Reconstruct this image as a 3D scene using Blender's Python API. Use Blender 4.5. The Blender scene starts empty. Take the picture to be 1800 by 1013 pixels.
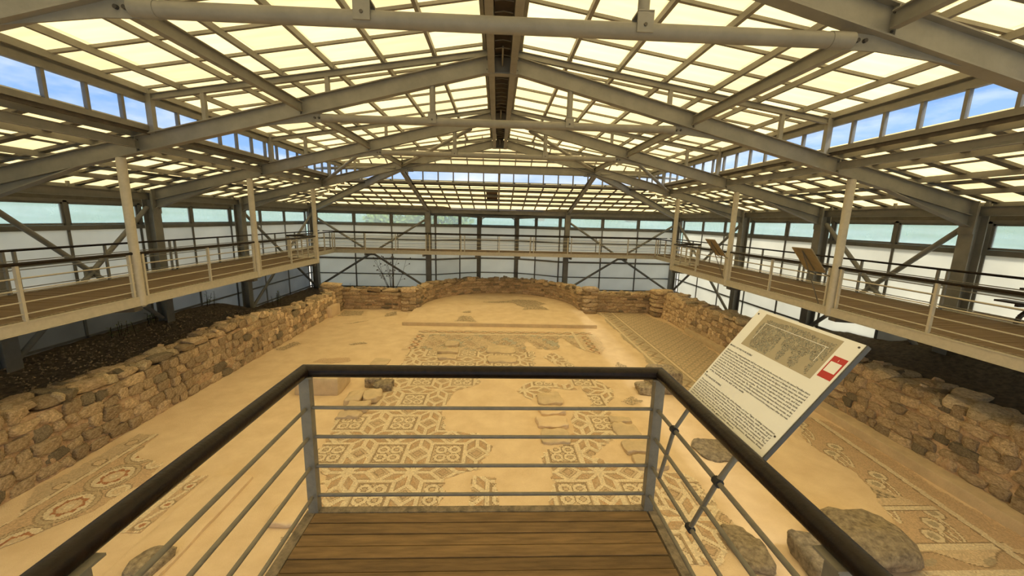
import bpy, math, random
import numpy as np
from mathutils import Vector, Matrix, noise
random.seed(7)
rng = np.random.default_rng(7)
SC = bpy.context.scene
COL = SC.collection

# ------------------------------------------------------------------ camera
EYE = Vector((-0.046, 0.0, 1.88))
cam = bpy.data.cameras.new('camera')
cam.sensor_fit = 'HORIZONTAL'
cam.sensor_width = 36.0
cam.lens = 673.45 / 1800 * 36.0
cam.clip_start = 0.02
cam.clip_end = 3000
co = bpy.data.objects.new('camera', cam)
COL.objects.link(co)
R_ = Vector((0.9990197, -0.03715078, 0.02407186))
F_ = Vector((0.04081519, 0.98355265, -0.1759497))
D_ = Vector((0.01713927, -0.17675971, -0.9841048))
m3 = Matrix((R_, -D_, -F_)).transposed()
co.matrix_world = Matrix.Translation(EYE) @ m3.to_4x4()
SC.camera = co

# ------------------------------------------------------------------ world, sun, exposure
SC.view_settings.view_transform = 'Standard'
SC.view_settings.look = 'None'
SC.view_settings.gamma = 1.0
SC.view_settings.use_curve_mapping = False
SC.view_settings.exposure = 0.3
SC.cycles.use_denoising = True
SC.cycles.max_bounces = 10
SC.cycles.diffuse_bounces = 5
SC.cycles.transmission_bounces = 6
SC.cycles.transparent_max_bounces = 12
SC.cycles.sample_clamp_indirect = 6.0
SC.cycles.caustics_reflective = False
SC.cycles.caustics_refractive = False

W = bpy.data.worlds.new('sky')
SC.world = W
W.use_nodes = True
nt = W.node_tree
nt.nodes.clear()


def N(nt, t, **kw):
    n = nt.nodes.new(t)
    for k, v in kw.items():
        if k in ('inp',):
            for kk, vv in v.items():
                n.inputs[kk].default_value = vv
        else:
            setattr(n, k, v)
    return n


out = N(nt, 'ShaderNodeOutputWorld')
bg = N(nt, 'ShaderNodeBackground', inp={'Strength': 1.0})
tc = N(nt, 'ShaderNodeTexCoord')
sep = N(nt, 'ShaderNodeSeparateXYZ')
grad = N(nt, 'ShaderNodeValToRGB')
e = grad.color_ramp.elements
e[0].position = 0.0
e[0].color = (0.88, 0.93, 0.97, 1)
e[1].position = 0.55
e[1].color = (0.16, 0.36, 0.80, 1)
k_ = grad.color_ramp.elements.new(0.14)
k_.color = (0.30, 0.53, 0.93, 1)
mp = N(nt, 'ShaderNodeMapping')
mp.inputs['Scale'].default_value = (1.6, 1.6, 4.5)
nz = N(nt, 'ShaderNodeTexNoise', inp={'Scale': 2.2, 'Detail': 7.0, 'Roughness': 0.55})
cr = N(nt, 'ShaderNodeValToRGB')
cr.color_ramp.elements[0].position = 0.44
cr.color_ramp.elements[1].position = 0.68
mix = N(nt, 'ShaderNodeMixRGB')
mix.inputs['Color2'].default_value = (1.15, 1.13, 1.10, 1)
L = nt.links.new
L(tc.outputs['Generated'], sep.inputs[0])
L(sep.outputs['Z'], grad.inputs[0])
L(tc.outputs['Generated'], mp.inputs[0])
L(mp.outputs[0], nz.inputs['Vector'])
L(nz.outputs['Fac'], cr.inputs[0])
L(cr.outputs[0], mix.inputs['Fac'])
L(grad.outputs[0], mix.inputs['Color1'])
L(mix.outputs[0], bg.inputs['Color'])
L(bg.outputs[0], out.inputs['Surface'])

sun = bpy.data.lights.new('sun', 'SUN')
sun.energy = 7.8
sun.angle = math.radians(8)
sun.color = (1.0, 0.95, 0.86)
so = bpy.data.objects.new('sun', sun)
COL.objects.link(so)
so.location = (20, -10, 40)
so.rotation_euler = Vector((-0.40, 0.18, -0.90)).to_track_quat('-Z', 'Y').to_euler()

# ------------------------------------------------------------------ materials


def mat(name, base, rough=0.6, var=0.0, scale=8.0, bump=0.0, bscale=40.0, metal=0.0, rnd=0.0, attr=None,
        dark=None, stretch=None, spec=0.4, bdist=0.02):
    """procedural principled material: noise mottling between base and dark, object-random tint, fine bump"""
    m = bpy.data.materials.new(name)
    m.use_nodes = True
    nt = m.node_tree
    p = nt.nodes['Principled BSDF']
    p.inputs['Roughness'].default_value = rough
    p.inputs['Metallic'].default_value = metal
    p.inputs['Specular IOR Level'].default_value = spec
    L = nt.links.new
    tc = N(nt, 'ShaderNodeTexCoord')
    vec = tc.outputs['Object']
    if stretch:
        mp = N(nt, 'ShaderNodeMapping')
        mp.inputs['Scale'].default_value = stretch
        L(vec, mp.inputs[0])
        vec = mp.outputs[0]
    nz = N(nt, 'ShaderNodeTexNoise', inp={'Scale': scale, 'Detail': 6.0, 'Roughness': 0.62})
    L(vec, nz.inputs['Vector'])
    rp = N(nt, 'ShaderNodeValToRGB')
    rp.color_ramp.elements[0].position = 0.32
    rp.color_ramp.elements[1].position = 0.68
    dk = dark if dark else tuple(c * (1 - var) for c in base)
    rp.color_ramp.elements[0].color = (*dk, 1)
    rp.color_ramp.elements[1].color = (*base, 1)
    L(nz.outputs['Fac'], rp.inputs[0])
    colr = rp.outputs[0]
    if attr:
        at = N(nt, 'ShaderNodeAttribute', attribute_name=attr)
        mx = N(nt, 'ShaderNodeMixRGB', blend_type='MULTIPLY', inp={'Fac': 1.0})
        L(colr, mx.inputs['Color1'])
        L(at.outputs['Color'], mx.inputs['Color2'])
        colr = mx.outputs[0]
    if rnd > 0:
        oi = N(nt, 'ShaderNodeObjectInfo')
        hs = N(nt, 'ShaderNodeHueSaturation')
        mr = N(nt, 'ShaderNodeMapRange', inp={'To Min': 1 - rnd, 'To Max': 1 + rnd})
        L(oi.outputs['Random'], mr.inputs['Value'])
        L(mr.outputs[0], hs.inputs['Value'])
        L(colr, hs.inputs['Color'])
        colr = hs.outputs[0]
    L(colr, p.inputs['Base Color'])
    if bump > 0:
        n2 = N(nt, 'ShaderNodeTexNoise', inp={'Scale': bscale, 'Detail': 5.0, 'Roughness': 0.6})
        L(vec, n2.inputs['Vector'])
        b = N(nt, 'ShaderNodeBump', inp={'Strength': bump, 'Distance': bdist})
        L(n2.outputs['Fac'], b.inputs['Height'])
        L(b.outputs[0], p.inputs['Normal'])
    return m


def mat_translucent(name, trans, diff, fac, glossy=0.04, rnd=0.05, scale=1.2, streak=(1, 1, 1), var=0.12):
    m = bpy.data.materials.new(name)
    m.use_nodes = True
    nt = m.node_tree
    nt.nodes.clear()
    L = nt.links.new
    o = N(nt, 'ShaderNodeOutputMaterial')
    t = N(nt, 'ShaderNodeBsdfTranslucent')
    d = N(nt, 'ShaderNodeBsdfDiffuse')
    g = N(nt, 'ShaderNodeBsdfGlossy', inp={'Roughness': 0.25})
    tc = N(nt, 'ShaderNodeTexCoord')
    mp = N(nt, 'ShaderNodeMapping')
    mp.inputs['Scale'].default_value = streak
    nz = N(nt, 'ShaderNodeTexNoise', inp={'Scale': scale, 'Detail': 5.0})
    oi = N(nt, 'ShaderNodeObjectInfo')
    L(tc.outputs['Object'], mp.inputs[0])
    L(mp.outputs[0], nz.inputs['Vector'])
    a = N(nt, 'ShaderNodeMath', operation='MULTIPLY_ADD')
    a.inputs[1].default_value = var * 2
    a.inputs[2].default_value = 1 - var
    L(nz.outputs['Fac'], a.inputs[0])
    b = N(nt, 'ShaderNodeMapRange', inp={'To Min': 1 - rnd, 'To Max': 1 + rnd})
    L(oi.outputs['Random'], b.inputs['Value'])
    c = N(nt, 'ShaderNodeMath', operation='MULTIPLY')
    L(a.outputs[0], c.inputs[0])
    L(b.outputs[0], c.inputs[1])
    for node, colr in ((t, trans), (d, diff)):
        hs = N(nt, 'ShaderNodeHueSaturation')
        hs.inputs['Color'].default_value = (*colr, 1)
        L(c.outputs[0], hs.inputs['Value'])
        L(hs.outputs[0], node.inputs['Color'])
    mx = N(nt, 'ShaderNodeMixShader', inp={'Fac': fac})
    L(d.outputs[0], mx.inputs[1])
    L(t.outputs[0], mx.inputs[2])
    m2 = N(nt, 'ShaderNodeMixShader', inp={'Fac': glossy})
    L(mx.outputs[0], m2.inputs[1])
    L(g.outputs[0], m2.inputs[2])
    L(m2.outputs[0], o.inputs['Surface'])
    return m


def mat_glass(name, tint, haze, hazecol):
    m = bpy.data.materials.new(name)
    m.use_nodes = True
    nt = m.node_tree
    nt.nodes.clear()
    L = nt.links.new
    o = N(nt, 'ShaderNodeOutputMaterial')
    tr = N(nt, 'ShaderNodeBsdfTransparent')
    tr.inputs['Color'].default_value = (*tint, 1)
    tl = N(nt, 'ShaderNodeBsdfTranslucent')
    tl.inputs['Color'].default_value = (*hazecol, 1)
    gl = N(nt, 'ShaderNodeBsdfGlossy', inp={'Roughness': 0.04})
    tc = N(nt, 'ShaderNodeTexCoord')
    nz = N(nt, 'ShaderNodeTexNoise', inp={'Scale': 3.0, 'Detail': 6.0})
    mr = N(nt, 'ShaderNodeMapRange', inp={'To Min': haze * 0.75, 'To Max': haze * 1.25})
    L(tc.outputs['Object'], nz.inputs['Vector'])
    L(nz.outputs['Fac'], mr.inputs['Value'])
    mx = N(nt, 'ShaderNodeMixShader')
    L(mr.outputs[0], mx.inputs['Fac'])
    L(tr.outputs[0], mx.inputs[1])
    L(tl.outputs[0], mx.inputs[2])
    m2 = N(nt, 'ShaderNodeMixShader', inp={'Fac': 0.04})
    L(mx.outputs[0], m2.inputs[1])
    L(gl.outputs[0], m2.inputs[2])
    L(m2.outputs[0], o.inputs['Surface'])
    return m


STEEL = mat('painted_steel', (0.255, 0.242, 0.205), 0.5, 0.22, 3.0, 0.08, 30)
STEEL_D = mat('weathered_steel', (0.15, 0.135, 0.105), 0.55, 0.35, 4.0, 0.08, 30)
RAILP = mat('pale_rail_paint', (0.52, 0.48, 0.38), 0.45, 0.15, 10.0, 0.1, 60)
POSTP = mat('grey_rail_paint', (0.225, 0.20, 0.145), 0.5, 0.25, 14.0, 0.12, 70)
ALU = mat('grey_window_frame', (0.19, 0.18, 0.155), 0.5, 0.2, 5.0)
DARKM = mat('dark_flashing', (0.07, 0.055, 0.04), 0.7, 0.4, 6.0)
BOLT = mat('bolt_steel', (0.10, 0.09, 0.08), 0.4, 0.2, 20.0, metal=0.6)
HANDR = mat('dark_varnished_wood', (0.017, 0.0095, 0.005), 0.34, 0.6, 26.0, 0.12, 60, spec=0.22)
PLANKM = mat('deck_timber', (0.25, 0.155, 0.062), 0.75, 0.45, 7.0, 0.25, 60, rnd=0.2, stretch=(0.6, 6, 6))
WALKM = mat('walkway_timber', (0.19, 0.125, 0.058), 0.8, 0.4, 3.0, 0.2, 40, stretch=(0.5, 5, 5))
RIMM = mat('worn_rim', (0.34, 0.27, 0.17), 0.9, 0.6, 18.0, 0.6, 60)
STONE = mat('limestone_rubble', (0.80, 0.62, 0.38), 0.92, 0.5, 7.0, 1.0, 16.0, rnd=0.3, dark=(0.40, 0.265, 0.14), bdist=0.06)
STONE2 = mat('lichen_stone', (0.50, 0.40, 0.25), 0.95, 0.6, 12.0, 1.0, 30.0, rnd=0.2, dark=(0.19, 0.15, 0.095), bdist=0.05)
MORTAR = mat('earth_mortar', (0.66, 0.465, 0.28), 0.95, 0.45, 8.0, 1.0, 20.0, dark=(0.40, 0.25, 0.135), bdist=0.05)
FLOORM = mat('lime_plaster_floor', (0.79, 0.615, 0.39), 0.9, 0.12, 1.9, 0.5, 55.0, dark=(0.68, 0.505, 0.30))
BENCHM = mat('plastered_bench', (0.66, 0.51, 0.31), 0.9, 0.2, 4.0, 0.4, 40.0)
TESS = mat('stone_tesserae', (1, 1, 1), 0.8, 0.14, 60.0, 0.0, attr='tint')
SOIL = mat('dark_gravel_soil', (0.26, 0.185, 0.10), 1.0, 0.6, 10.0, 1.0, 60.0, dark=(0.10, 0.075, 0.04), bdist=0.08)
GROUNDM = mat('outside_ground', (0.52, 0.47, 0.36), 1.0, 0.4, 0.3)
HILLM = mat('hazy_hillside', (0.28, 0.37, 0.34), 1.0, 0.45, 0.04, dark=(0.15, 0.24, 0.15))  # blue-green distance haze is put into the hill colour
LEAFM = mat('green_leaves', (0.20, 0.26, 0.07), 0.8, 0.5, 3.0)
DRYM = mat('dry_stalk', (0.07, 0.045, 0.025), 0.9, 0.3, 6.0)
BENCHW = mat('dark_stained_wood', (0.035, 0.022, 0.016), 0.5, 0.4, 20.0)
SIGNW = mat('white_print_board', (0.93, 0.92, 0.85), 0.35, 0.04, 3.0)
SIGNB = mat('grey_board_edge', (0.085, 0.085, 0.08), 0.6, 0.1, 5.0)
SIGNBACK = mat('brown_board_back', (0.26, 0.20, 0.11), 0.6, 0.25, 6.0)
INK = mat('black_print', (0.07, 0.065, 0.06), 0.5, 0.0, 5.0)
REDP = mat('red_print', (0.52, 0.035, 0.03), 0.4, 0.05, 5.0)
CLAMP = mat('black_clamp', (0.02, 0.02, 0.02), 0.5, 0.1, 5.0)
ROOFP = mat_translucent('cream_translucent_panel', (0.93, 0.81, 0.54), (0.55, 0.50, 0.38), 0.85, rnd=0.10, streak=(0.6, 5, 1), var=0.2)
SIDEP = mat_translucent('white_translucent_sheet', (0.86, 0.85, 0.76), (0.75, 0.73, 0.66), 0.66, rnd=0.04, var=0.10)
SIDEL = mat_translucent('soiled_translucent_sheet', (0.52, 0.53, 0.50), (0.55, 0.54, 0.50), 0.6, rnd=0.1, var=0.2)  # lower left rows: greyer and less translucent than the upper sheets
SIDEK = mat_translucent('earth_stained_sheet', (0.30, 0.295, 0.26), (0.42, 0.41, 0.36), 0.5, rnd=0.12, var=0.3)  # near lower rows: darkest and least translucent of the wall sheets
DIRTYP = mat('dirty_roof_sheet', (0.20, 0.13, 0.07), 0.8, 0.4, 3.0)
GLASS = mat_glass('clear_glass', (0.96, 0.98, 1.0), 0.04, (0.8, 0.9, 1.0))
FROST = mat_glass('hazy_glass', (0.90, 0.95, 0.93), 0.34, (0.66, 0.72, 0.70))

# ------------------------------------------------------------------ building helpers


class MB:
    def __init__(s):
        s.v = []
        s.f = []

    def hexa(s, c):
        i = len(s.v)
        s.v += [tuple(p) for p in c]
        s.f += [(i, i + 3, i + 2, i + 1), (i + 4, i + 5, i + 6, i + 7), (i, i + 1, i + 5, i + 4), (i + 1, i + 2, i + 6, i + 5),
                (i + 2, i + 3, i + 7, i + 6), (i + 3, i, i + 4, i + 7)]
        return s

    def box(s, x0, x1, y0, y1, z0, z1):
        return s.hexa([(x0, y0, z0), (x1, y0, z0), (x1, y1, z0), (x0, y1, z0), (x0, y0, z1), (x1, y0, z1), (x1, y1, z1), (x0, y1, z1)])

    def bar(s, p, q, w, h, up=(0, 0, 1), off=(0, 0)):
        """rectangular bar from p to q: w across, h along up; off shifts (side, up)"""
        p, q = Vector(p), Vector(q)
        d = (q - p).normalized()
        sd = d.cross(Vector(up))
        if sd.length < 1e-4:
            sd = d.cross(Vector((1, 0, 0)))
        sd.normalize()
        u = sd.cross(d)
        c = sd * off[0] + u * off[1]
        a, b = sd * w / 2, u * h / 2
        return s.hexa([p + c - a - b, p + c + a - b, q + c + a - b, q + c - a - b, p + c - a + b, p + c + a + b, q + c + a + b, q + c - a + b])

    def ibeam(s, p, q, h, b, tf=0.016, tw=0.012, up=(0, 0, 1)):
        s.bar(p, q, b, tf, up, (0, h / 2 - tf / 2))
        s.bar(p, q, b, tf, up, (0, -h / 2 + tf / 2))
        return s.bar(p, q, tw, h - 2 * tf, up)

    def tube(s, p, q, r, n=12, r2=None):
        p, q = Vector(p), Vector(q)
        r2 = r if r2 is None else r2
        d = (q - p).normalized()
        a = d.orthogonal().normalized()
        b = d.cross(a)
        i = len(s.v)
        for k in range(n):
            t = 2 * math.pi * k / n
            o = a * math.cos(t) + b * math.sin(t)
            s.v += [tuple(p + o * r), tuple(q + o * r2)]
        for k in range(n):
            j = (k + 1) % n
            s.f.append((i + 2 * k, i + 2 * j, i + 2 * j + 1, i + 2 * k + 1))
        s.f.append(tuple(i + 2 * k for k in range(n))[::-1])
        s.f.append(tuple(i + 2 * k + 1 for k in range(n)))
        return s

    def prism(s, pts, off):
        """polygon pts extruded by off"""
        i = len(s.v)
        n = len(pts)
        o = Vector(off)
        s.v += [tuple(Vector(p)) for p in pts] + [tuple(Vector(p) + o) for p in pts]
        s.f.append(tuple(range(i, i + n))[::-1])
        s.f.append(tuple(range(i + n, i + 2 * n)))
        for k in range(n):
            j = (k + 1) % n
            s.f.append((i + k, i + j, i + n + j, i + n + k))
        return s

    def mesh(s, name, m, org=(0, 0, 0), smooth=False):
        me = bpy.data.meshes.new(name)
        ox, oy, oz = org
        me.from_pydata([(x - ox, y - oy, z - oz) for x, y, z in s.v], [], s.f)
        me.materials.append(m)
        if smooth:
            me.polygons.foreach_set('use_smooth', [True] * len(me.polygons))
            me.set_sharp_from_angle(angle=math.radians(40))
        me.update()
        return me

    def base(s):
        a = np.array(s.v)
        return (float(a[:, 0].mean()), float(a[:, 1].mean()), float(a[:, 2].min()))

    def build(s, name, m, parent=None, org=None, smooth=False):
        if parent is not None:
            po = wloc(parent)
            o = bpy.data.objects.new(name, s.mesh(name, m, po if org is None else org, smooth))
            o.parent = parent
            if org is not None:
                o.location = Vector(org) - Vector(po)
        else:
            org = s.base() if org is None else org
            o = bpy.data.objects.new(name, s.mesh(name, m, org, smooth))
            o.location = org
        COL.objects.link(o)
        return o


def wloc(o):
    l = Vector(o.location)
    while o.parent:
        o = o.parent
        l += Vector(o.location)
    return tuple(l)


def thing(name, label, cat, loc=(0, 0, 0), group=None):
    o = bpy.data.objects.new(name, None)
    o.empty_display_size = 0.2
    COL.objects.link(o)
    o.location = loc
    return tag(o, label, cat, group)


def tag(o, label, cat, group=None):
    o['label'] = label
    o['category'] = cat
    if group:
        o['group'] = group
    return o


def struct(name, loc=(0, 0, 0), label=None):
    o = bpy.data.objects.new(name, None)
    COL.objects.link(o)
    o.location = loc
    o['kind'] = 'structure'
    if label:
        o['label'] = label
        o['category'] = name.split('_')[0]
    return o


def skind(o, label=None):
    o['kind'] = 'structure'
    if label:
        o['label'] = label
        o['category'] = o.name.split('.')[0].split('_')[0]
    return o


def inst(me, name, loc, parent, rot=None, scale=None):
    o = bpy.data.objects.new(name, me)
    COL.objects.link(o)
    o.parent = parent
    o.location = loc
    if rot:
        o.rotation_euler = rot
    if scale:
        o.scale = scale
    return o


def dup(root, loc, label, group=None):
    r = root.copy()
    COL.objects.link(r)
    r.location = loc
    r['label'] = label
    if group:
        r['group'] = group
    for ch in list(root.children):
        c = ch.copy()
        COL.objects.link(c)
        c.parent = r
        for g in list(ch.children):
            d = g.copy()
            COL.objects.link(d)
            d.parent = c
    return r


ORD = ['first', 'second', 'third', 'fourth', 'fifth', 'sixth', 'seventh', 'eighth', 'ninth', 'tenth', 'eleventh', 'twelfth']

# ------------------------------------------------------------------ main dimensions
S = 4.231
YF = [4.428 + S * i for i in range(-2, 4)]      # frames: -4.03, .20, 4.43, 8.66, 12.89, 17.12
YD = YF[-1]
YE = 23.69                                      # end wall columns
XC = 11.07                                      # outer columns
XP = 7.94                                       # tube posts / walkway edge
XW = 11.5                                       # glazing plane of side walls
YW = 23.95
FZ = -2.8                                       # basilica floor
Y0 = -4.4                                       # near end of the roof
XCL = 7.2                                       # clerestory


def zr(x): return 5.27 - 0.249 * abs(x)         # top of main rafter
def zs(x): return 5.36 - 0.158 * abs(x)         # top of upper rafter
def ze(y): return zr(XCL) - 0.2185 * (y - 19.25)  # top of end rafters
def zg(x): return zr(x) + 0.17                  # lower roof sheets
def zgs(x): return zs(x) + 0.15                 # upper roof sheets
def zge(y): return ze(y) + 0.20


# ------------------------------------------------------------------ terrain outside
def smooth(a, b, x):
    t = min(1, max(0, (x - a) / (b - a)))
    return t * t * (3 - 2 * t)


mb = MB()
mb.box(-60, 60, -40, 90, -3.6, -3.0)
g = mb.build('ground', GROUNDM)
skind(g)
mb = MB()
n = 120
rings = ((95, -3.0), (150, 2.0), (230, 9.0), (330, 15.0), (430, 18.0))
for k in range(n):
    t = 2 * math.pi * k / n
    back = 0.55 + 0.45 * math.sin(t)
    for r, h in rings:
        hh = -3.0 + (h + 3) * (0.25 + 0.75 * back) * (1 + 0.5 * noise.noise(Vector((math.cos(t) * 2, math.sin(t) * 2, r * 0.01)))) if h > -3 else -3.2
        mb.v.append((math.cos(t) * r, math.sin(t) * r, hh))
for k in range(n):
    j = (k + 1) % n
    for i in range(len(rings) - 1):
        a, b = k * len(rings) + i, j * len(rings) + i
        mb.f.append((a, b, b + 1, a + 1))
o = mb.build('hills', HILLM, org=(0, 0, -3), smooth=True)
o.data.materials[0] = HILLM
skind(o)

# soil banks under the walkways


def soil_z(x, y):
    s = 1 if x > 0 else -1
    ax = abs(x)
    if y > 19.6 and ax < 9:
        return -2.55
    if s < 0:
        zo = -1.68 - 0.85 * smooth(15.0, 18.5, y)
        zi = -1.75 - 0.6 * smooth(14.0, 18.5, y)
    else:
        zo = -0.95 - 0.47 * smooth(8.8, 11.0, y) - 0.45 * smooth(10.5, 14.5, y) - 0.75 * smooth(14.5, 18.5, y)
        zi = -1.45 - 0.3 * smooth(10, 13, y) - 0.8 * smooth(13, 18.5, y)
    t = (ax - 8.6) / (XW - 8.6)
    z = zi + (zo - zi) * t - 0.12 * math.sin(math.pi * min(1, max(0, t)))
    return z + 0.06 * noise.noise(Vector((x * 1.5, y * 1.5, 0))) + 0.03 * noise.noise(Vector((x * 6, y * 6, 3)))


def soil(name, x0, x1, y0, y1, lab, d=0.16):
    mb = MB()
    nx, ny = int((x1 - x0) / d) + 1, int((y1 - y0) / d) + 1
    for j in range(ny + 1):
        for i in range(nx + 1):
            x, y = x0 + (x1 - x0) * i / nx, y0 + (y1 - y0) * j / ny
            mb.v.append((x, y, soil_z(x, y)))
    for j in range(ny):
        for i in range(nx):
            a = j * (nx + 1) + i
            mb.f.append((a, a + 1, a + nx + 2, a + nx + 1))
    o = mb.build(name, SOIL, smooth=True, org=(0, 0, -2.5))
    skind(o)
    return o


soilL = soil('ground', -XW - 0.05, -8.25, 1.5, 19.7, 'left')
soilR = soil('ground', 8.75, XW + 0.05, 1.5, 19.7, 'right')
soil('ground', -XW - 0.05, -3.9, 19.7, 24.0, 'back')
soil('ground', 4.2, XW + 0.05, 19.7, 24.0, 'back')
mb = MB()
mb.box(-4.3, 4.6, 23.9, 26.2, -3.0, -2.5)
skind(mb.build('ground', SOIL))

# gravel strewn on the left bank: uncountable
mb = MB()
for k in range(2600):
    x = random.uniform(-11.3, -8.5)
    y = random.uniform(4.5, 15)
    z = soil_z(x, y)
    r = random.uniform(0.015, 0.04)
    i = len(mb.v)
    a = random.random() * 3
    for q in range(3):
        mb.v.append((x + r * math.cos(a + q * 2.1), y + r * math.sin(a + q * 2.1), z - 0.005))
    mb.v.append((x, y, z + r * 0.8))
    mb.f += [(i, i + 1, i + 3), (i + 1, i + 2, i + 3), (i + 2, i, i + 3)]
o = mb.build('gravel', mat('gravel_stone', (0.42, 0.31, 0.18), 1.0, 0.4, 9.0), soilL)
o['kind'] = 'stuff'

# ------------------------------------------------------------------ roof
def clip(poly, reg):
    """clip 2-D polygon by convex CCW region"""
    for k in range(len(reg)):
        a, b = reg[k], reg[(k + 1) % len(reg)]
        res = []
        for i in range(len(poly)):
            p, q = poly[i], poly[(i + 1) % len(poly)]
            sp = (b[0] - a[0]) * (p[1] - a[1]) - (b[1] - a[1]) * (p[0] - a[0])
            sq = (b[0] - a[0]) * (q[1] - a[1]) - (b[1] - a[1]) * (q[0] - a[0])
            if sp >= 0:
                res.append(p)
            if sp * sq < 0:
                t = sp / (sp - sq)
                res.append((p[0] + t * (q[0] - p[0]), p[1] + t * (q[1] - p[1])))
        poly = res
        if len(poly) < 3:
            return []
    return poly


def area2(p):
    return abs(sum(p[i][0] * p[(i + 1) % len(p)][1] - p[(i + 1) % len(p)][0] * p[i][1] for i in range(len(p)))) / 2


def ccw(p):
    s = sum(p[i][0] * p[(i + 1) % len(p)][1] - p[(i + 1) % len(p)][0] * p[i][1] for i in range(len(p)))
    return p if s > 0 else p[::-1]


def roof_slope(name, reg, xs, ys, zf, label, bars_x=True):
    """one roof slope of translucent sheets between lines xs (purlins) and ys; zf height of sheet at (x,y)"""
    R = struct(name, (0, 0, 0), label)
    reg = ccw(reg)
    g = 0.0
    cache = {}
    for i in range(len(xs) - 1):
        for j in range(len(ys) - 1):
            x0, x1, y0, y1 = xs[i], xs[i + 1], ys[j], ys[j + 1]
            full = [(x0, y0), (x1, y0), (x1, y1), (x0, y1)]
            p = clip(full, reg)
            if not p or area2(p) < 0.01:
                continue
            mb = MB()
            mb.prism([(x, y, zf(x, y)) for x, y in p], (0, 0, 0.012))
            cx, cy = sum(q[0] for q in p) / len(p), sum(q[1] for q in p) / len(p)
            key = (i, round(x1 - x0, 3), round(y1 - y0, 3)) if len(p) == 4 and abs(area2(p) - (x1 - x0) * (y1 - y0)) < 1e-4 else None
            org = (x0, y0, zf(x0, y0))
            if key is not None and key in cache and bars_x:
                o = inst(cache[key], 'panel', org, R)
            else:
                me = mb.mesh('panel', ROOFP, org)
                if key is not None and bars_x:
                    cache[key] = me
                o = inst(me, 'panel', org, R)
    return R


def bars(R, reg, lines, axis, zf, w, h, drop, m=STEEL):
    """glazing bars along lines clipped to convex region; axis 'x' runs along x at fixed y, else along y"""
    reg = ccw(reg)
    for c in lines:
        if axis == 'x':
            p = clip([(-20, c - 0.001), (20, c - 0.001), (20, c + 0.001), (-20, c + 0.001)], reg)
        else:
            p = clip([(c - 0.001, -20), (c + 0.001, -20), (c + 0.001, 40), (c - 0.001, 40)], reg)
        if not p:
            continue
        k = 0 if axis == 'x' else 1
        a, b = min(q[k] for q in p), max(q[k] for q in p)
        if b - a < 0.15:
            continue
        A = (a, c) if axis == 'x' else (c, a)
        B = (b, c) if axis == 'x' else (c, b)
        mb = MB()
        mb.bar((*A, zf(*A) - drop), (*B, zf(*B) - drop), w, h)
        mb.build('glazing_bar', m, R, org=(*A, zf(*A)))


XU = [0.30, 1.40, 2.44, 3.47, 4.50, 5.54, 6.56, 7.45]
NB = 26
PB = S / 5
YB = [YF[0] - PB * 0 + PB * k for k in range(0, 26)]        # -4.03 .. 17.12
YB2 = YB + [17.97, 18.8, 19.5]
ridge_end = (0, YD)
regUR = [(0.26, Y0), (7.45, Y0), (7.45, 19.32), (0.26, YD + 0.05)]
regUL = [(-x, y) for x, y in regUR]
for sgn, reg, nm in ((1, regUR, 'right'), (-1, regUL, 'left')):
    xs = sorted(sgn * x for x in XU)
    f = lambda x, y: zgs(x)
    R = roof_slope('ceiling', reg, xs, [Y0] + YB[0:] + [17.97, 18.8, 19.5], f, 'upper roof slope of cream sheets on the %s side of the ridge' % nm)
    bars(R, reg, YB2, 'x', f, 0.055, 0.05, 0.03)
# end hip of the upper roof
regUE = [(0, YD), (7.45, 19.32), (-7.45, 19.32)]
fE = lambda x, y: zgs(0) + (zgs(7.45) - zgs(0)) * (y - YD) / (19.32 - YD)
xs = [-7.6 + 0.76 * k for k in range(21)]
R = roof_slope('ceiling', regUE, xs, [YD, 17.65, 18.2, 18.75, 19.32], fE, 'small hipped end slope of the upper roof over the far end', False)
bars(R, regUE, xs, 'y', fE, 0.045, 0.05, 0.03)
bars(R, regUE, [17.65, 18.2, 18.75], 'x', fE, 0.07, 0.08, 0.06)

XLW = [7.3, 7.75, 8.46, 9.0, 9.55, 10.4, 11.2, 11.95]
regLR = [(7.3, Y0), (11.95, Y0), (11.95, 24.55), (7.3, 19.35)]
regLL = [(-x, y) for x, y in regLR]
for sgn, reg, nm in ((1, regLR, 'right'), (-1, regLL, 'left')):
    xs = sorted(sgn * x for x in XLW)
    f = lambda x, y: zg(x)
    R = roof_slope('ceiling', reg, xs, [Y0] + YB + [17.97, 18.8, 19.65, 20.5, 21.35, 22.2, 23.05, 23.9, 24.6], f, 'lower roof slope of cream sheets above the %s walkway' % nm)
    bars(R, reg, YB + [17.97, 18.8, 19.65, 20.5, 21.35, 22.2, 23.05, 23.9], 'x', f, 0.15, 0.06, 0.035, STEEL_D)
    bars(R, reg, [sgn * x for x in (7.75, 9.0, 10.85)], 'y', f, 0.18, 0.02, 0.015, STEEL_D)
    bars(R, reg, [sgn * 10.05], 'y', f, 0.42, 0.02, 0.015, STEEL_D)
regLE = [(-7.3, 19.32), (7.3, 19.32), (11.95, 24.55), (-11.95, 24.55)]
fL = lambda x, y: zge(y)
xs = [-12 + 0.75 * k for k in range(33)]
R = roof_slope('ceiling', regLE, xs, [19.32, 19.9, 20.75, 21.6, 22.45, 23.3, 24.55], fL, 'lower roof slope of cream sheets over the far end walkway', False)
bars(R, regLE, xs, 'y', fL, 0.07, 0.05, 0.03, STEEL_D)
bars(R, regLE, [20.3, 21.9, 23.2], 'x', fL, 0.18, 0.02, 0.015, STEEL_D)

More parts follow.
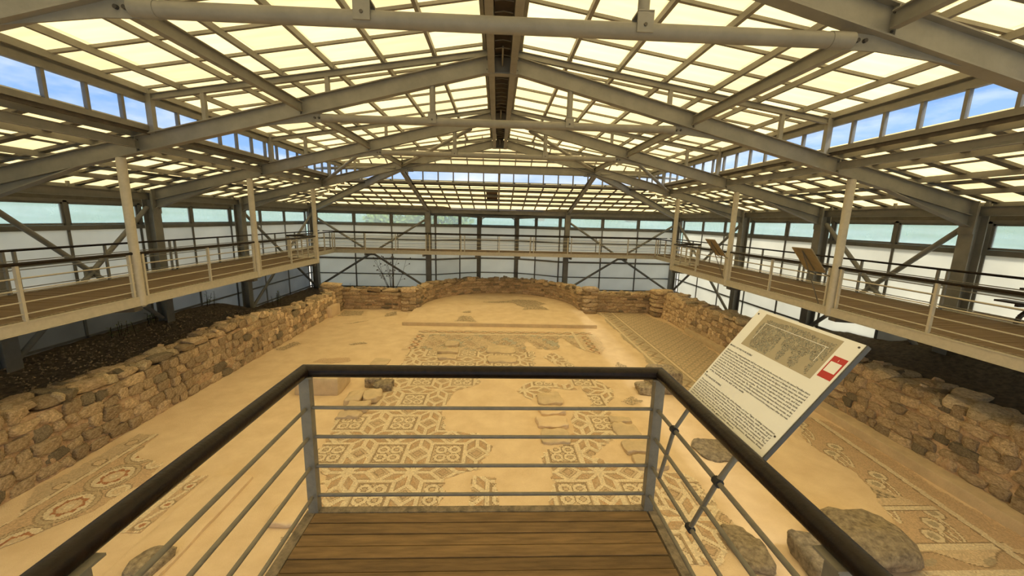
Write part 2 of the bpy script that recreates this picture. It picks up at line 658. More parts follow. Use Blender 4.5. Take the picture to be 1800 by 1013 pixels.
# ridge: dark cap, two ridge beams, cable clips
RB = thing('ridge_beam', 'pair of steel ridge beams with a dark trough between them along the roof peak', 'beam', (0, 4, 4.85))
for s in (-1, 1):
    mb = MB()
    mb.bar((s * 0.22, Y0, 5.06), (s * 0.22, YD + 0.2, 5.06), 0.012, 0.42)
    mb.bar((s * 0.22, Y0, 4.86), (s * 0.22, YD + 0.2, 4.86), 0.13, 0.018)
    mb.bar((s * 0.22, Y0, 5.27), (s * 0.22, YD + 0.2, 5.27), 0.13, 0.018)
    mb.build('beam', STEEL, RB)
mb = MB()
for s in (-1, 1):
    mb.hexa([(0, Y0, 5.50), (s * 0.36, Y0, 5.43), (s * 0.36, YD + .1, 5.43), (0, YD + .1, 5.50), (0, Y0, 5.53), (s * 0.36, Y0, 5.46), (s * 0.36, YD + .1, 5.46), (0, YD + .1, 5.53)])
mb.build('ridge_cap', DARKM, RB)
mb = MB()
mb.bar((0, Y0, 5.20), (0, YD + 0.1, 5.20), 0.30, 0.02)
mb.build('trough_plate', DARKM, RB)
for k in range(52):
    y = YF[1] + k * 0.33
    if y > YD:
        break
    MB().tube((-0.15, y, 5.13), (0, y, 5.15), 0.010, 6).tube((0, y, 5.15), (0.15, y, 5.13), 0.010, 6).build('cable_clip', STEEL, RB)
for y in YF[2:]:
    mb = MB()
    mb.bar((0, y - 0.9, 5.02), (0, y + 0.45, 5.02), 0.03, 0.03)
    mb.build('conduit', STEEL, RB)

# ------------------------------------------------------------------ portal frames
FR_WORD = {2: 'nearest', 3: 'second', 4: 'third', 5: 'fourth'}


def portal(i, label):
    y = YF[i]
    P = thing('portal_frame', label, 'frame', (0, y, 0), 'steel portal frames')
    for s in (-1, 1):
        MB().ibeam((s * XC, y, -2.9), (s * XC, y, 2.5), 0.30, 0.30, 0.022, 0.014, up=(1, 0, 0)).build('column', STEEL, P)
        hx = 0.34
        a, b = (s * 0.30, y, zr(0.30) - hx / 2), (s * 10.92, y, zr(10.92) - hx / 2)
        raf = MB().ibeam(a, b, 0.33, 0.17, 0.018, 0.012).build('rafter', STEEL, P)
        # stiffener plates on the rafter web where the long beams meet it, and end plate at the ridge
        for x in (0.30, 4.16, 7.53):
            mb = MB()
            zt = zr(x)
            mb.box(s * x - 0.008, s * x + 0.008, y - 0.085, y + 0.085, zt - 0.33, zt - 0.02)
            mb.build('stiffener', STEEL, raf)
            for dz in (-0.08, -0.27):
                for dy in (-0.05, 0.05):
                    MB().tube((s * x - 0.025, y + dy, zt + dz), (s * x + 0.025, y + dy, zt + dz), 0.014, 6).build('bolt', BOLT, raf)
        # haunch
        mb = MB()
        hz = lambda x: zr(x) - 0.335
        xa, xb = 8.75, 10.92
        mb.prism([(s * xa, y - 0.006, hz(xa)), (s * xb, y - 0.006, hz(xb)), (s * xb, y - 0.006, 1.96)], (0, 0.012, 0))
        mb.bar((s * xa, y, hz(xa)), (s * xb, y, 1.96), 0.17, 0.018)
        mb.build('haunch', STEEL, P)
        mb = MB()
        mb.box(s * 10.90 - 0.012, s * 10.90 + 0.012, y - 0.15, y + 0.15, 1.80, 2.55)
        mb.build('end_plate', STEEL, P)
        # gusset carrying the tie
        mb = MB()
        x0, x1, x2 = 3.66, 4.05, 5.1
        mb.prism([(s * x0, y - 0.01, 3.965), (s * x0, y - 0.01, 3.785), (s * x1, y - 0.01, 3.78), (s * x2, y - 0.01, zr(x2) - 0.335), (s * x1, y - 0.01, zr(x1) - 0.33)], (0, 0.02, 0))
        gs = mb.build('gusset_plate', STEEL, P)
        for k in range(3):
            x = s * (3.72 + 0.085 * k)
            MB().tube((x, y - 0.04, 3.875), (x, y + 0.04, 3.875), 0.022, 8).build('bolt', BOLT, gs)
        # upper rafter, struts and clerestory post
        mb = MB()
        mb.ibeam((s * 0.28, y, zs(0.28) - 0.06), (s * 7.25, y, zs(7.25) - 0.06), 0.12, 0.09, 0.012, 0.01)
        mb.build('upper_rafter', STEEL, P)
        MB().box(s * 6.12 - 0.04, s * 6.12 + 0.04, y - 0.04, y + 0.04, zr(6.12), zs(6.12) - 0.11).build('strut', STEEL, P)
        MB().box(s * 3.6 - 0.04, s * 3.6 + 0.04, y - 0.04, y + 0.04, zr(3.6), zs(3.6) - 0.11).build('strut', STEEL, P)
        MB().box(s * XCL - 0.06, s * XCL + 0.06, y - 0.05, y + 0.05, zr(XCL) - 0.02, zs(XCL)).build('clerestory_post', STEEL, P)
        # hangers between rafter and tie
        x = s * 1.45
        MB().tube((x, y, 4.02), (x, y, zr(1.45) - 0.33), 0.062, 14).build('hanger', STEEL, P, smooth=True)
        for dy in (-0.092, 0.092):
            fk = MB().box(x - 0.085, x + 0.085, y + dy - 0.008, y + dy + 0.008, 3.83, 4.03).build('fork_plate', STEEL, P)
            MB().tube((x, y + dy - 0.02, 3.90), (x, y + dy + 0.02, 3.90), 0.018, 8).build('bolt', BOLT, fk)
        MB().box(x - 0.085, x + 0.085, y - 0.10, y + 0.10, 4.02, 4.04).build('foot_plate', STEEL, P)
        # slender post from the walkway edge up to the rafter
        MB().tube((s * XP, y, -0.20), (s * XP, y, zr(XP) - 0.33), 0.085, 16).build('tube_post', RAILP, P, smooth=True)
        # bracket under the walkway
        mb = MB()
        mb.prism([(s * XC, y - 0.10, -0.22), (s * (XP + 0.1), y - 0.10, -0.22), (s * (XP + 0.1), y - 0.10, -0.34), (s * (XC - 1.2), y - 0.10, -0.45), (s * XC, y - 0.10, -0.95)], (0, 0.2, 0))
        mb.build('walkway_bracket', STEEL_D, P)
    MB().tube((-3.72, y, 3.875), (3.72, y, 3.875), 0.082, 18).build('tie_tube', STEEL, P, smooth=True)
    for s in (-1, 1):
        MB().tube((s * 3.50, y, 3.875), (s * 3.75, y, 3.875), 0.088, 16).build('tie_sleeve', STEEL, P, smooth=True)
    mb = MB()
    mb.box(-0.32, 0.32, y - 0.09, y + 0.09, 4.84, 4.87)
    mb.box(-0.32, 0.32, y - 0.012, y + 0.012, 4.86, 5.18)
    mb.build('ridge_plate', STEEL, P)
    return P


P0 = portal(3, 'steel portal frame at the second tube posts, its tie spanning mid picture')
proto = P0
P0['label'] = 'grey steel portal frame standing at the nearest visible pair of pale tube posts'
dup(P0, (0, YF[2], 0), 'grey steel portal frame nearest the balcony, its tie tube crossing the top of the view')
dup(P0, (0, YF[4], 0), 'grey steel portal frame standing at the second visible pair of pale tube posts')
PD = dup(P0, (0, YF[5], 0), 'farthest grey steel portal frame, carrying the hip rafters and a straight collar beam')
dup(P0, (0, YF[1], 0), 'grey steel portal frame directly above the balcony')
dup(P0, (0, YF[0], 0), 'grey steel portal frame behind the balcony')
for c in list(PD.children):
    if c.name.startswith(('tie_', 'hanger', 'fork', 'foot')):
        for g_ in list(c.children):
            bpy.data.objects.remove(g_)
        bpy.data.objects.remove(c)
mb = MB()
mb.ibeam((-4.19, YD, 3.99), (4.19, YD, 3.99), 0.33, 0.17, 0.018, 0.012)
mb.build('collar_beam', STEEL, PD)

# hip rafters, jack rafters, braces of the far end
for s, w in ((-1, 'left'), (1, 'right')):
    mb = MB()
    mb.ibeam((s * 4.19, YD, 3.96), (s * 11.0, YE - 0.1, 2.22), 0.30, 0.16, 0.018, 0.012)
    tag(mb.build('hip_rafter', STEEL), 'grey hip rafter running down to the far %s corner column' % w, 'rafter')
    mb = MB()
    mb.ibeam((s * 4.19, YD, 3.92), (s * 4.24, YE, 2.32), 0.22, 0.14, 0.016, 0.012)
    tag(mb.build('jack_rafter', STEEL), 'grey jack rafter sloping to the end wall column %s of centre' % w, 'rafter')
    mb = MB()
    mb.tube((s * 0.95, YF[4] + 0.1, 4.70), (s * 4.1, YD - 0.1, 4.02), 0.06, 12)
    tag(mb.build('roof_brace', STEEL, smooth=True), 'inner diagonal roof brace tube in the far bay, %s of the ridge' % w, 'brace')
    mb = MB()
    mb.tube((s * 7.4, YD - 0.1, 3.25), (s * 4.3, YF[4] + 0.15, 4.0), 0.06, 12)
    tag(mb.build('roof_brace', STEEL, smooth=True), 'outer diagonal roof brace tube in the far bay, %s side' % w, 'brace')
    mb = MB()
    mb.tube((s * 4.4, YD, 3.93), (s * 7.9, YD + 0.3, 3.85), 0.06, 12)
    tag(mb.build('roof_brace', STEEL, smooth=True), 'level brace tube from the %s collar node to the clerestory' % w, 'brace')
mb = MB()
mb.box(-0.04, 0.04, YD + 1.9, YD + 2.0, 3.45, 3.5)
mb.bar((0, YD + 0.05, 3.80), (0, YE, 2.36), 0.09, 0.12)
tag(mb.build('jack_rafter', STEEL), 'slim central jack rafter below the collar beam, straight under the ridge', 'rafter')

# longitudinal beams
for s, w in ((-1, 'left'), (1, 'right')):
    for i in range(0, 5):
        y0, y1 = YF[i] + 0.09, YF[i + 1] - 0.09
        bay = ['behind the balcony', 'above the balcony', 'in the first bay ahead', 'in the second bay ahead', 'in the far bay'][i]
        mb = MB()
        mb.ibeam((s * 4.12, y0, 4.06), (s * 4.12, y1, 4.06), 0.18, 0.10, 0.012, 0.01)
        tag(mb.build('roof_beam', STEEL), 'inner long I-beam between rafters, %s of the ridge, %s' % (w, bay), 'beam', 'inner long roof beams')
        mb = MB()
        mb.ibeam((s * 7.53, y0, 3.23), (s * 7.53, y1, 3.23), 0.16, 0.10, 0.012, 0.01)
        tag(mb.build('roof_beam', STEEL), 'lower long I-beam over the %s tube posts, %s' % (w, bay), 'beam', 'lower long roof beams')
    for k, x in enumerate([0.37, 1.40, 2.44, 3.47, 4.50, 5.54, 6.56, 7.22]):
        mb = MB()
        y1 = YD + (2.1 if x > 7 else 0.05 + x * 0.27)
        mb.bar((s * x, Y0, zs(x) + 0.05), (s * x, y1, zs(x) + 0.05), 0.065, 0.10)
        for y in YF[1:]:
            mb.box(s * x - 0.05, s * x + 0.05, y - 0.05, y - 0.04, zs(x) - 0.0, zs(x) + 0.09)
        tag(mb.build('purlin', STEEL), 'upper roof purlin, %s one out from the ridge on the %s' % (ORD[k], w), 'purlin', 'upper roof purlins')
    for k, (x, dz) in enumerate([(7.62, 0.09), (8.46, 0.09), (9.52, 0.09), (10.5, 0.09), (11.5, 0.09)]):
        mb = MB()
        y1 = 19.25 + (x - 7.2) * 1.1
        mb.bar((s * x, Y0, zr(x) + dz - 0.01), (s * x, y1, zr(x) + dz - 0.01), 0.08, 0.12)
        tag(mb.build('purlin', STEEL), 'lower roof purlin, %s one out from the %s clerestory' % (ORD[k], w), 'purlin', 'lower roof purlins')
    mb = MB()
    mb.ibeam((s * 11.10, Y0, 2.33), (s * 11.10, YE, 2.33), 0.22, 0.12, 0.014, 0.01)
    for i in range(0, 14):
        y = YF[0] + S / 2 * i
        mb.box(s * 11.3 - 0.03, s * 11.3 + 0.03, y - 0.03, y + 0.03, 2.42, 2.6)
    tag(mb.build('eave_beam', STEEL), 'steel eave beam along the top of the %s wall' % w, 'beam')
for k, y in enumerate([19.45, 20.4, 21.3, 22.2, 23.1]):
    xe = 7.2 + (y - 19.25) * 0.87
    mb = MB()
    mb.bar((-xe, y, ze(y) + 0.09), (xe, y, ze(y) + 0.09), 0.09, 0.13)
    tag(mb.build('purlin', STEEL_D), 'crosswise purlin of the end roof, %s one below the end clerestory' % ORD[k], 'purlin', 'end roof purlins')
mb = MB()
mb.ibeam((-XC, YE + 0.02, 2.28), (XC, YE + 0.02, 2.28), 0.24, 0.12, 0.014, 0.01)
tag(mb.build('eave_beam', STEEL), 'steel eave beam along the top of the far end wall', 'beam')

# ------------------------------------------------------------------ clerestory windows
def clerestory(idx, P, Q, n_at, label):
    """P,Q ends (x,y); n_at positions along (distance from P) of mullions"""
    R = struct('window_%d' % idx, (0, 0, 0), label)
    P, Q = Vector((*P, 0)), Vector((*Q, 0))
    d = (Q - P).normalized()
    nrm = Vector((-d.y, d.x, 0))
    z0, z1 = 3.60, 4.06
    Lw = (Q - P).length
    for z, h, nm in ((z0 - 0.05, 0.10, 'sill'), (z1 + 0.05, 0.12, 'head')):
        MB().bar(P + Vector((0, 0, z)), Q + Vector((0, 0, z)), 0.09, h).build(nm, ALU, R)
    MB().bar(P + Vector((0, 0, z1 + 0.19)), Q + Vector((0, 0, z1 + 0.19)), 0.03, 0.22).build('fascia', STEEL, R)
    MB().bar(P + Vector((0, 0, z0 - 0.13)), Q + Vector((0, 0, z0 - 0.13)), 0.03, 0.08).build('flashing', DARKM, R)
    ps = [0.0] + [t for t in n_at if 0.1 < t < Lw - 0.1] + [Lw]
    for t in ps:
        c = P + d * t
        MB().bar(c + Vector((0, 0, z0)), c + Vector((0, 0, z1)), 0.055, 0.07, up=tuple(nrm)).build('mullion', ALU, R, org=tuple(c + Vector((0, 0, z0))))
    for a, b in zip(ps[:-1], ps[1:]):
        p, q = P + d * a, P + d * b
        z = (z0 + z1) / 2
        MB().bar(p + Vector((0, 0, z)), q + Vector((0, 0, z)), 0.008, z1 - z0).build('pane', GLASS, R, org=tuple(p + Vector((0, 0, z0))))


mull = [8.12 + 0.655 * k for k in range(-19, 18)]
clerestory(1, (-7.28, Y0), (-7.28, 19.25), [m_ - Y0 for m_ in mull], 'long strip of clear clerestory panes along the left side of the raised roof')
clerestory(2, (7.28, Y0), (7.28, 19.25), [m_ - Y0 for m_ in mull], 'long strip of clear clerestory panes along the right side of the raised roof')
clerestory(3, (-7.28, 19.25), (7.28, 19.25), [0.7 + 0.728 * k for k in range(19)], 'short strip of clear clerestory panes across the far end of the raised roof')

# ------------------------------------------------------------------ outer walls
def wall(name, P, Q, cuts, nsign, label, win_idx, win_label, zbot=-3.0, ztop=2.45, frosted=FROST):
    R = struct(name, (0, 0, 0), label)
    Wn = struct('window_%d' % win_idx, (0, 0, 0), win_label)
    P, Q = Vector((*P, 0)), Vector((*Q, 0))
    d = (Q - P).normalized()
    Lw = (Q - P).length
    up = Vector((-d.y, d.x, 0))
    V = lambda t, z: P + d * t + Vector((0, 0, z))
    rows = [(-3.0, -2.48), (-2.42, -1.67), (-1.61, -0.74), (-0.64, 0.46), (0.54, 1.32)]
    for z, h, w in ((-2.45, .06, .06), (-1.64, .06, .06), (-0.69, .10, .08), (0.50, .08, .07), (1.38, .13, .10), (2.09, .08, .09)):
        MB().bar(V(0, z), V(Lw, z), w, h).build('transom', ALU, R, org=tuple(V(0, z)))
    for a in cuts:
        MB().bar(V(a, zbot), V(a, 1.4), 0.07, 0.06, up=tuple(up)).build('mullion', ALU, R, org=tuple(V(a, zbot)))
        MB().bar(V(a, 1.4), V(a, 2.1), 0.10, 0.09, up=tuple(up)).build('mullion', ALU, Wn, org=tuple(V(a, 1.4)))
    for a, b in zip(cuts[:-1], cuts[1:]):
        for z0, z1 in rows:
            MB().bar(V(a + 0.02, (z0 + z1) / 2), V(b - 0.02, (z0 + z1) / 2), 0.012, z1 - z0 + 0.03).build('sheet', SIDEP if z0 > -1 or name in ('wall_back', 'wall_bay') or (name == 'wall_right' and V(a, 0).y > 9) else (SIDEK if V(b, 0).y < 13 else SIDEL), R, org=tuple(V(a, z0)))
        MB().bar(V(a + 0.02, 1.745), V(b - 0.02, 1.745), 0.008, 0.66).build('pane', frosted, Wn, org=tuple(V(a, 1.44)))
        mb = MB()
        for z in (1.475, 2.025):
            mb.bar(V(a + 0.06, z), V(b - 0.06, z), 0.05, 0.05)
        for t in (a + 0.075, b - 0.075):
            mb.bar(V(t, 1.45), V(t, 2.05), 0.05, 0.05, up=tuple(up))
        mb.build('sash', ALU, Wn, org=tuple(V(a, 1.44)))
    zf_ = 0.46 if name in ('wall_back', 'wall_bay') else 0.32
    MB().bar(V(0, 2.12 + zf_ / 2), V(Lw, 2.12 + zf_ / 2), 0.02, zf_).build('fascia', STEEL_D, R, org=tuple(V(0, 2.1)))
    return R, Wn


cutsS = [YF[0] + S / 2 * k - Y0 for k in range(0, 13)] + [23.62 - Y0]
cutsS = [0.0] + cutsS
wall('wall_left', (-XW, Y0), (-XW, 23.95), cutsS, 1, 'left outer wall of white translucent sheets in a steel grid', 4, 'band of hazy top windows along the left outer wall')
wall('wall_right', (XW, Y0), (XW, 23.95), cutsS, -1, 'right outer wall of white translucent sheets in a steel grid', 5, 'band of hazy top windows along the right outer wall')
bx = [0, 0.5, 2.75, 5.0, 7.1]
wall('wall_back', (-XW, YW), (-4.4, YW), bx, -1, 'far end wall of translucent sheets, part left of the bay', 6, 'hazy top windows of the far end wall, left of the bay')
wall('wall_back', (4.4, YW), (XW, YW), [7.1 - b for b in bx][::-1], -1, 'far end wall of translucent sheets, part right of the bay', 7, 'hazy top windows of the far end wall, right of the bay')
# bay behind the apse: five facets
bay = [(-4.4, YW), (-3.85, YW + 0.05), (-2.45, 24.9), (-1.15, 25.45), (1.15, 25.45), (2.45, 24.9), (3.85, YW + 0.05), (4.4, YW)]
for i in range(len(bay) - 1):
    Lw = math.dist(bay[i], bay[i + 1])
    wall('wall_bay', bay[i], bay[i + 1], [0.0, Lw], -1, 'facet of the glazed bay behind the apse, %s from the left' % ORD[i], 8 + i,
         'hazy top window of the apse bay, %s facet from the left' % ORD[i])
# end wall columns, corner columns, bay posts
for s, w in ((-1, 'left'), (1, 'right')):
    mb = MB().ibeam((s * XC, YE, -3), (s * XC, YE, 2.4), 0.30, 0.30, 0.022, 0.014, up=(1, 0, 0))
    tag(mb.build('steel_column', STEEL), 'corner steel column at the far %s corner of the hall' % w, 'column')
    mb = MB().ibeam((s * 4.24, YE, -2.6), (s * 4.24, YE, 2.4), 0.30, 0.30, 0.022, 0.014, up=(0, 1, 0))
    tag(mb.build('steel_column', STEEL), 'end wall steel column at the %s edge of the apse bay' % w, 'column')
    mb = MB().ibeam((s * 1.25, 24.75, -2.6), (s * 1.25, 24.75, 2.05), 0.18, 0.18, 0.016, 0.012, up=(0, 1, 0))
    tag(mb.build('bay_post', STEEL_D), 'slim steel post inside the apse bay, %s of centre' % w, 'column')
    mb = MB().ibeam((s * 4.24, YE, 2.2), (s * 1.25, 24.75, 2.0), 0.16, 0.10, 0.012, 0.01)
    tag(mb.build('bay_beam', STEEL), 'slanted beam over the %s side of the apse bay' % w, 'beam')
mb = MB().ibeam((-1.35, 24.75, 2.02), (1.35, 24.75, 2.02), 0.14, 0.10, 0.012, 0.01)
for s in (-1, 1):
    mb.bar((s * 1.2, 24.75, 1.75), (s * 0.85, 24.75, 1.98), 0.05, 0.05)
tag(mb.build('bay_beam', STEEL), 'short straight beam between the two slim apse bay posts', 'beam')
mb = MB()
mb.prism([(-4.6, YE + 0.1, 2.36), (4.6, YE + 0.1, 2.36), (4.6, YW + .1, 2.34), (1.4, 25.6, 2.2), (-1.4, 25.6, 2.2), (-4.6, YW + .1, 2.34)], (0, 0, 0.03))
o = mb.build('ceiling', DIRTYP)
skind(o, 'dark dirty roof sheet covering the apse bay')
# soiled roof sheets over the middle of the end roof
for k in range(2):
    mb = MB()
    mb.prism([(-0.68 + 0.0, 20.95 + k * 0.9, zge(20.95 + k * .9) - 0.02), (-0.06, 20.95 + k * .9, zge(20.95 + k * .9) - 0.02), (-0.06, 21.7 + k * .9, zge(21.7 + k * .9) - 0.02), (-0.68, 21.7 + k * .9, zge(21.7 + k * .9) - 0.02)], (0, 0, 0.012))
    tag(mb.build('soiled_sheet', DIRTYP), 'brown soiled sheet under the end roof by the centre rafter, %s one' % ('upper' if k == 0 else 'lower'), 'roof sheet')

# X braces
def xbrace(P, Q, zt, zb, label):
    P, Q = Vector((*P, 0)), Vector((*Q, 0))
    T = thing('cross_brace', label, 'brace', tuple((P + Q) / 2 + Vector((0, 0, zb))), 'steel cross braces')
    z = Vector((0, 0, 1))
    MB().tube(P + z * zt, Q + z * zb, 0.065, 12).build('brace_tube', STEEL, T, smooth=True)
    MB().tube(Q + z * zt, P + z * zb, 0.065, 12).build('brace_tube', STEEL, T, smooth=True)
    c = (P + Q) / 2 + z * (zt + zb) / 2
    d = (Q - P).normalized()
    nrm = Vector((-d.y, d.x, 0))
    MB().bar(c - d * 0.2, c + d * 0.2, 0.03, 0.3).build('centre_plate', STEEL, T)


for s, w in ((-1, 'left'), (1, 'right')):
    xbrace((s * XC, YF[3] + 0.16), (s * XC, YF[4] - 0.16), 1.98, -1.6, 'steel cross brace of the %s wall behind the near walkway part' % w)
    xbrace((s * XC, YF[5] + 0.16), (s * XC, YE - 0.16), 1.95, -2.4, 'steel cross brace of the %s wall next to the far corner' % w)
    xbrace((s * (XC - 0.16), YE), (s * 4.4, YE), 1.75, -2.4, 'steel cross brace of the far end wall, %s of the bay' % w)
    xbrace((s * XC, YF[1] + 0.16), (s * XC, YF[2] - 0.16), 1.95, -1.95, 'steel cross brace of the %s wall beside the balcony' % w)

# ------------------------------------------------------------------ basilica floor
def fbm(x, y, o=0.0):
    return (np.sin(x * 2.1 + o) * np.cos(y * 1.7 - o * 2) + 0.5 * np.sin(x * 5.3 + y * 3.1 + o * 3) + 0.35 * np.cos(x * 9.7 - y * 8.3 + o) +
            0.2 * np.sin(x * 19 + y * 23 + o * 5) + 0.15 * np.sin(x * 41 - y * 37))


mb = MB()
nx, ny = 70, 80
fx0, fx1, fy0, fy1 = -8.3, 9.0, 0.5, 20.0
for j in range(ny + 1):
    for i in range(nx + 1):
        x, y = fx0 + (fx1 - fx0) * i / nx, fy0 + (fy1 - fy0) * j / ny
        mb.v.append((x, y, FZ + 0.006 * noise.noise(Vector((x * 0.8, y * 0.8, 0)))))
for j in range(ny):
    for i in range(nx):
        a = j * (nx + 1) + i
        mb.f.append((a, a + 1, a + nx + 2, a + nx + 1))
floor = mb.build('floor', FLOORM, org=(0, 0, FZ), smooth=True)
skind(floor, 'pale plastered floor of the ruined basilica')
# raised apse floor
AC = (0.15, 19.35)
AR = 4.1
mb = MB()
pts = [(-4.12, 16.42), (4.42, 16.30), (AC[0] + AR + 0.1, 19.4)]
for k in range(1, 24):
    t = math.pi * k / 24
    pts.append((AC[0] + (AR + .1) * math.cos(t), AC[1] + (AR + .1) * math.sin(t)))
pts.append((-4.15, 19.4))
mb.prism([(x, y, FZ - 0.02) for x, y in pts], (0, 0, 0.17))
apse = mb.build('apse_floor', FLOORM, floor)
apse['label'] = 'raised plaster floor of the apse'
mb = MB()
mb.bar((-4.14, 16.40, FZ + 0.065), (4.44, 16.28, FZ + 0.065), 0.03, 0.14)
mb.build('step_face', BENCHM, floor)

# ---- mosaics: laid as thousands of small flat stones
WHITE = np.array([0.83, 0.695, 0.47])
TAN = np.array([0.58, 0.415, 0.25])
DARK = np.array([0.37, 0.27, 0.16])
ROSE = np.array([0.48, 0.22, 0.10])
GREY = np.array([0.49, 0.40, 0.26])
BLUE = np.array([0.40, 0.40, 0.31])
CREAM = np.array([0.75, 0.58, 0.365])


def setc(C, m, c):
    C[m] = c


def inpoly(x, y, poly):
    r = np.zeros(x.shape, bool)
    n = len(poly)
    for i in range(n):
        (x0, y0), (x1, y1) = poly[i], poly[(i + 1) % n]
        if y0 == y1:
            continue
        c = ((y0 > y) != (y1 > y)) & (x < (x1 - x0) * (y - y0) / (y1 - y0) + x0)
        r ^= c
    return r


def tesserae(name, poly, size, fn, z=FZ, rag=0.07, label=None, holes=()):
    P = np.array(poly)
    a, b = P.min(0) - 0.1, P.max(0) + 0.1
    xs, ys = np.arange(a[0], b[0], size), np.arange(a[1], b[1], size)
    X, Y = [q.ravel() for q in np.meshgrid(xs, ys)]
    m = inpoly(X + rag * fbm(X * 1.5, Y * 1.5, 1.3), Y + rag * fbm(Y * 1.5, X * 1.5, 4.1), poly)
    for h in holes:
        m &= ~inpoly(X + rag * fbm(X * 2, Y * 2, 2.0), Y + rag * fbm(Y * 2, X * 2, 3.0), h)
    X, Y = X[m], Y[m]
    if len(X) == 0:
        return
    C = fn(X, Y)
    C = C * (0.86 + 0.28 * rng.random((len(X), 1)))
    keep = rng.random(len(X)) > 0.015
    X, Y, C = X[keep], Y[keep], C[keep]
    n = len(X)
    X = X + (rng.random(n) - .5) * size * .15
    Y = Y + (rng.random(n) - .5) * size * .15
    h = size * (0.44 + 0.05 * rng.random(n))
    zz = z + 0.009 + 0.003 * rng.random(n)
    V = np.empty((n, 4, 3))
    for k, (sx, sy) in enumerate(((-1, -1), (1, -1), (1, 1), (-1, 1))):
        V[:, k, 0] = X + sx * h
        V[:, k, 1] = Y + sy * h
        V[:, k, 2] = zz - z
    me = bpy.data.meshes.new(name)
    me.vertices.add(4 * n)
    me.vertices.foreach_set('co', V.ravel())
    me.loops.add(4 * n)
    me.loops.foreach_set('vertex_index', np.arange(4 * n, dtype=np.int32))
    me.polygons.add(n)
    me.polygons.foreach_set('loop_start', np.arange(0, 4 * n, 4, dtype=np.int32))
    at = me.color_attributes.new('tint', 'FLOAT_COLOR', 'CORNER')
    cc = np.ones((n, 4, 4))
    cc[:, :, :3] = C[:, None, :]
    at.data.foreach_set('color', cc.ravel())
    me.materials.append(TESS)
    me.update()
    me.validate()
    o = bpy.data.objects.new(name, me)
    COL.objects.link(o)
    o.parent = floor
    o.location = (0, 0, z - FZ)
    o['kind'] = 'stuff'
    if label:
        o['label'] = label
    return o


PM = 1.17


def stars(X, Y):
    """eight-lozenge stars with knotted squares between"""
    C = np.tile(TAN, (len(X), 1))
    u = ((X + 2.145 + PM / 2) / PM) % 1.0 - 0.5     # square centre at 0 -> star at +-.5
    v = ((Y - 7.05 + PM / 2) / PM) % 1.0 - 0.5
    su, sv = 0.5 - np.abs(u), 0.5 - np.abs(v)        # distance from star centre
    a = 0.29289
    hi, lo = np.maximum(su, sv), np.minimum(su, sv)
    sq = (np.abs(u) < a) & (np.abs(v) < a) & (np.maximum(np.abs(u), np.abs(v)) < a)
    up = 0.5 - hi
    dia = (~sq) & (up + lo < a * 0.7071)
    loz = ~(sq | dia)
    d = np.zeros(len(X))
    d[sq] = (a - np.maximum(np.abs(u), np.abs(v)))[sq]
    d[dia] = ((a * .7071 - up - lo) / 1.41421)[dia]
    dl = np.minimum(np.minimum(lo, (hi - lo) / 1.414), np.minimum(np.abs(0.7071 * a - lo), np.abs(a - (hi - lo)) / 1.414))
    d[loz] = dl[loz]
    cell = np.floor((X + 2.145) / PM) * 7 + np.floor((Y - 7.05) / PM) * 3
    setc(C, loz & ((np.floor(np.arctan2(sv, su) * 4 / np.pi * 2) + cell) % 2 == 0), TAN * np.array([1.0, .9, .8]))
    setc(C, loz & (d > 0.062) & (d < 0.074), DARK * 1.5)
    setc(C, dia, CREAM * .9)
    setc(C, dia & (d > 0.075), TAN)
    setc(C, dia & (d > 0.075) & (d < 0.09), DARK)
    setc(C, dia & (d > 0.165), DARK)
    setc(C, sq, CREAM * 0.86)
    setc(C, sq & (d > 0.055) & (d < 0.07), DARK)
    for cx in (-0.11, 0.11):
        for cy in (-0.11, 0.11):
            r = np.hypot(u - cx, v - cy)
            m = sq & (r < 0.125)
            setc(C, m & (np.abs(r - 0.082) < 0.046), DARK)
            setc(C, m & (np.abs(r - 0.082) < 0.028), WHITE)
    setc(C, (d < 0.046), DARK * 1.25)
    setc(C, (d < 0.033), WHITE)
    return C


def greyed(X, Y):
    C = np.tile(GREY, (len(X), 1))
    r = rng.random(len(X))
    setc(C, r < 0.3, DARK)
    setc(C, r > 0.68, CREAM)
    return C


def peacock(X, Y):
    C = np.tile(CREAM * 0.9, (len(X), 1))
    a = fbm(X * 1.6, Y * 1.6, 0.4)
    b = fbm(X * 2.3 + 5, Y * 2.3, 2.2)
    setc(C, a > 0.5, np.array([0.50, 0.46, 0.34]))
    setc(C, b > 0.7, np.array([0.56, 0.40, 0.25]))
    setc(C, np.abs(a - 0.5) < 0.09, DARK)
    setc(C, np.abs(b - 0.7) < 0.08, DARK * 1.2)
    setc(C, (np.abs(a + 0.35) < 0.05), GREY)
    # border along the far and right edges
    bt = Y > 15.2
    br = X > 3.25 + (15.7 - Y) * 0.0
    bl = X < -2.75 + (Y - 14) * 0.05
    bd = bt | br | bl
    t = np.where(bt, X, Y)
    w = np.where(bt, Y - 15.45, np.where(br, X - 3.6, X + 3.05))
    setc(C, bd, CREAM)
    wv = 0.12 * np.sin(t * 9)
    setc(C, bd & (np.abs(w - wv) < 0.06), GREY)
    setc(C, bd & (np.abs(w - wv) < 0.025), DARK)
    setc(C, bd & (np.abs(w + wv) < 0.03), ROSE)
    edge = (np.abs(Y - 15.18) < 0.05) | (np.abs(X - 3.22) < 0.05)
    setc(C, edge, WHITE)
    return C


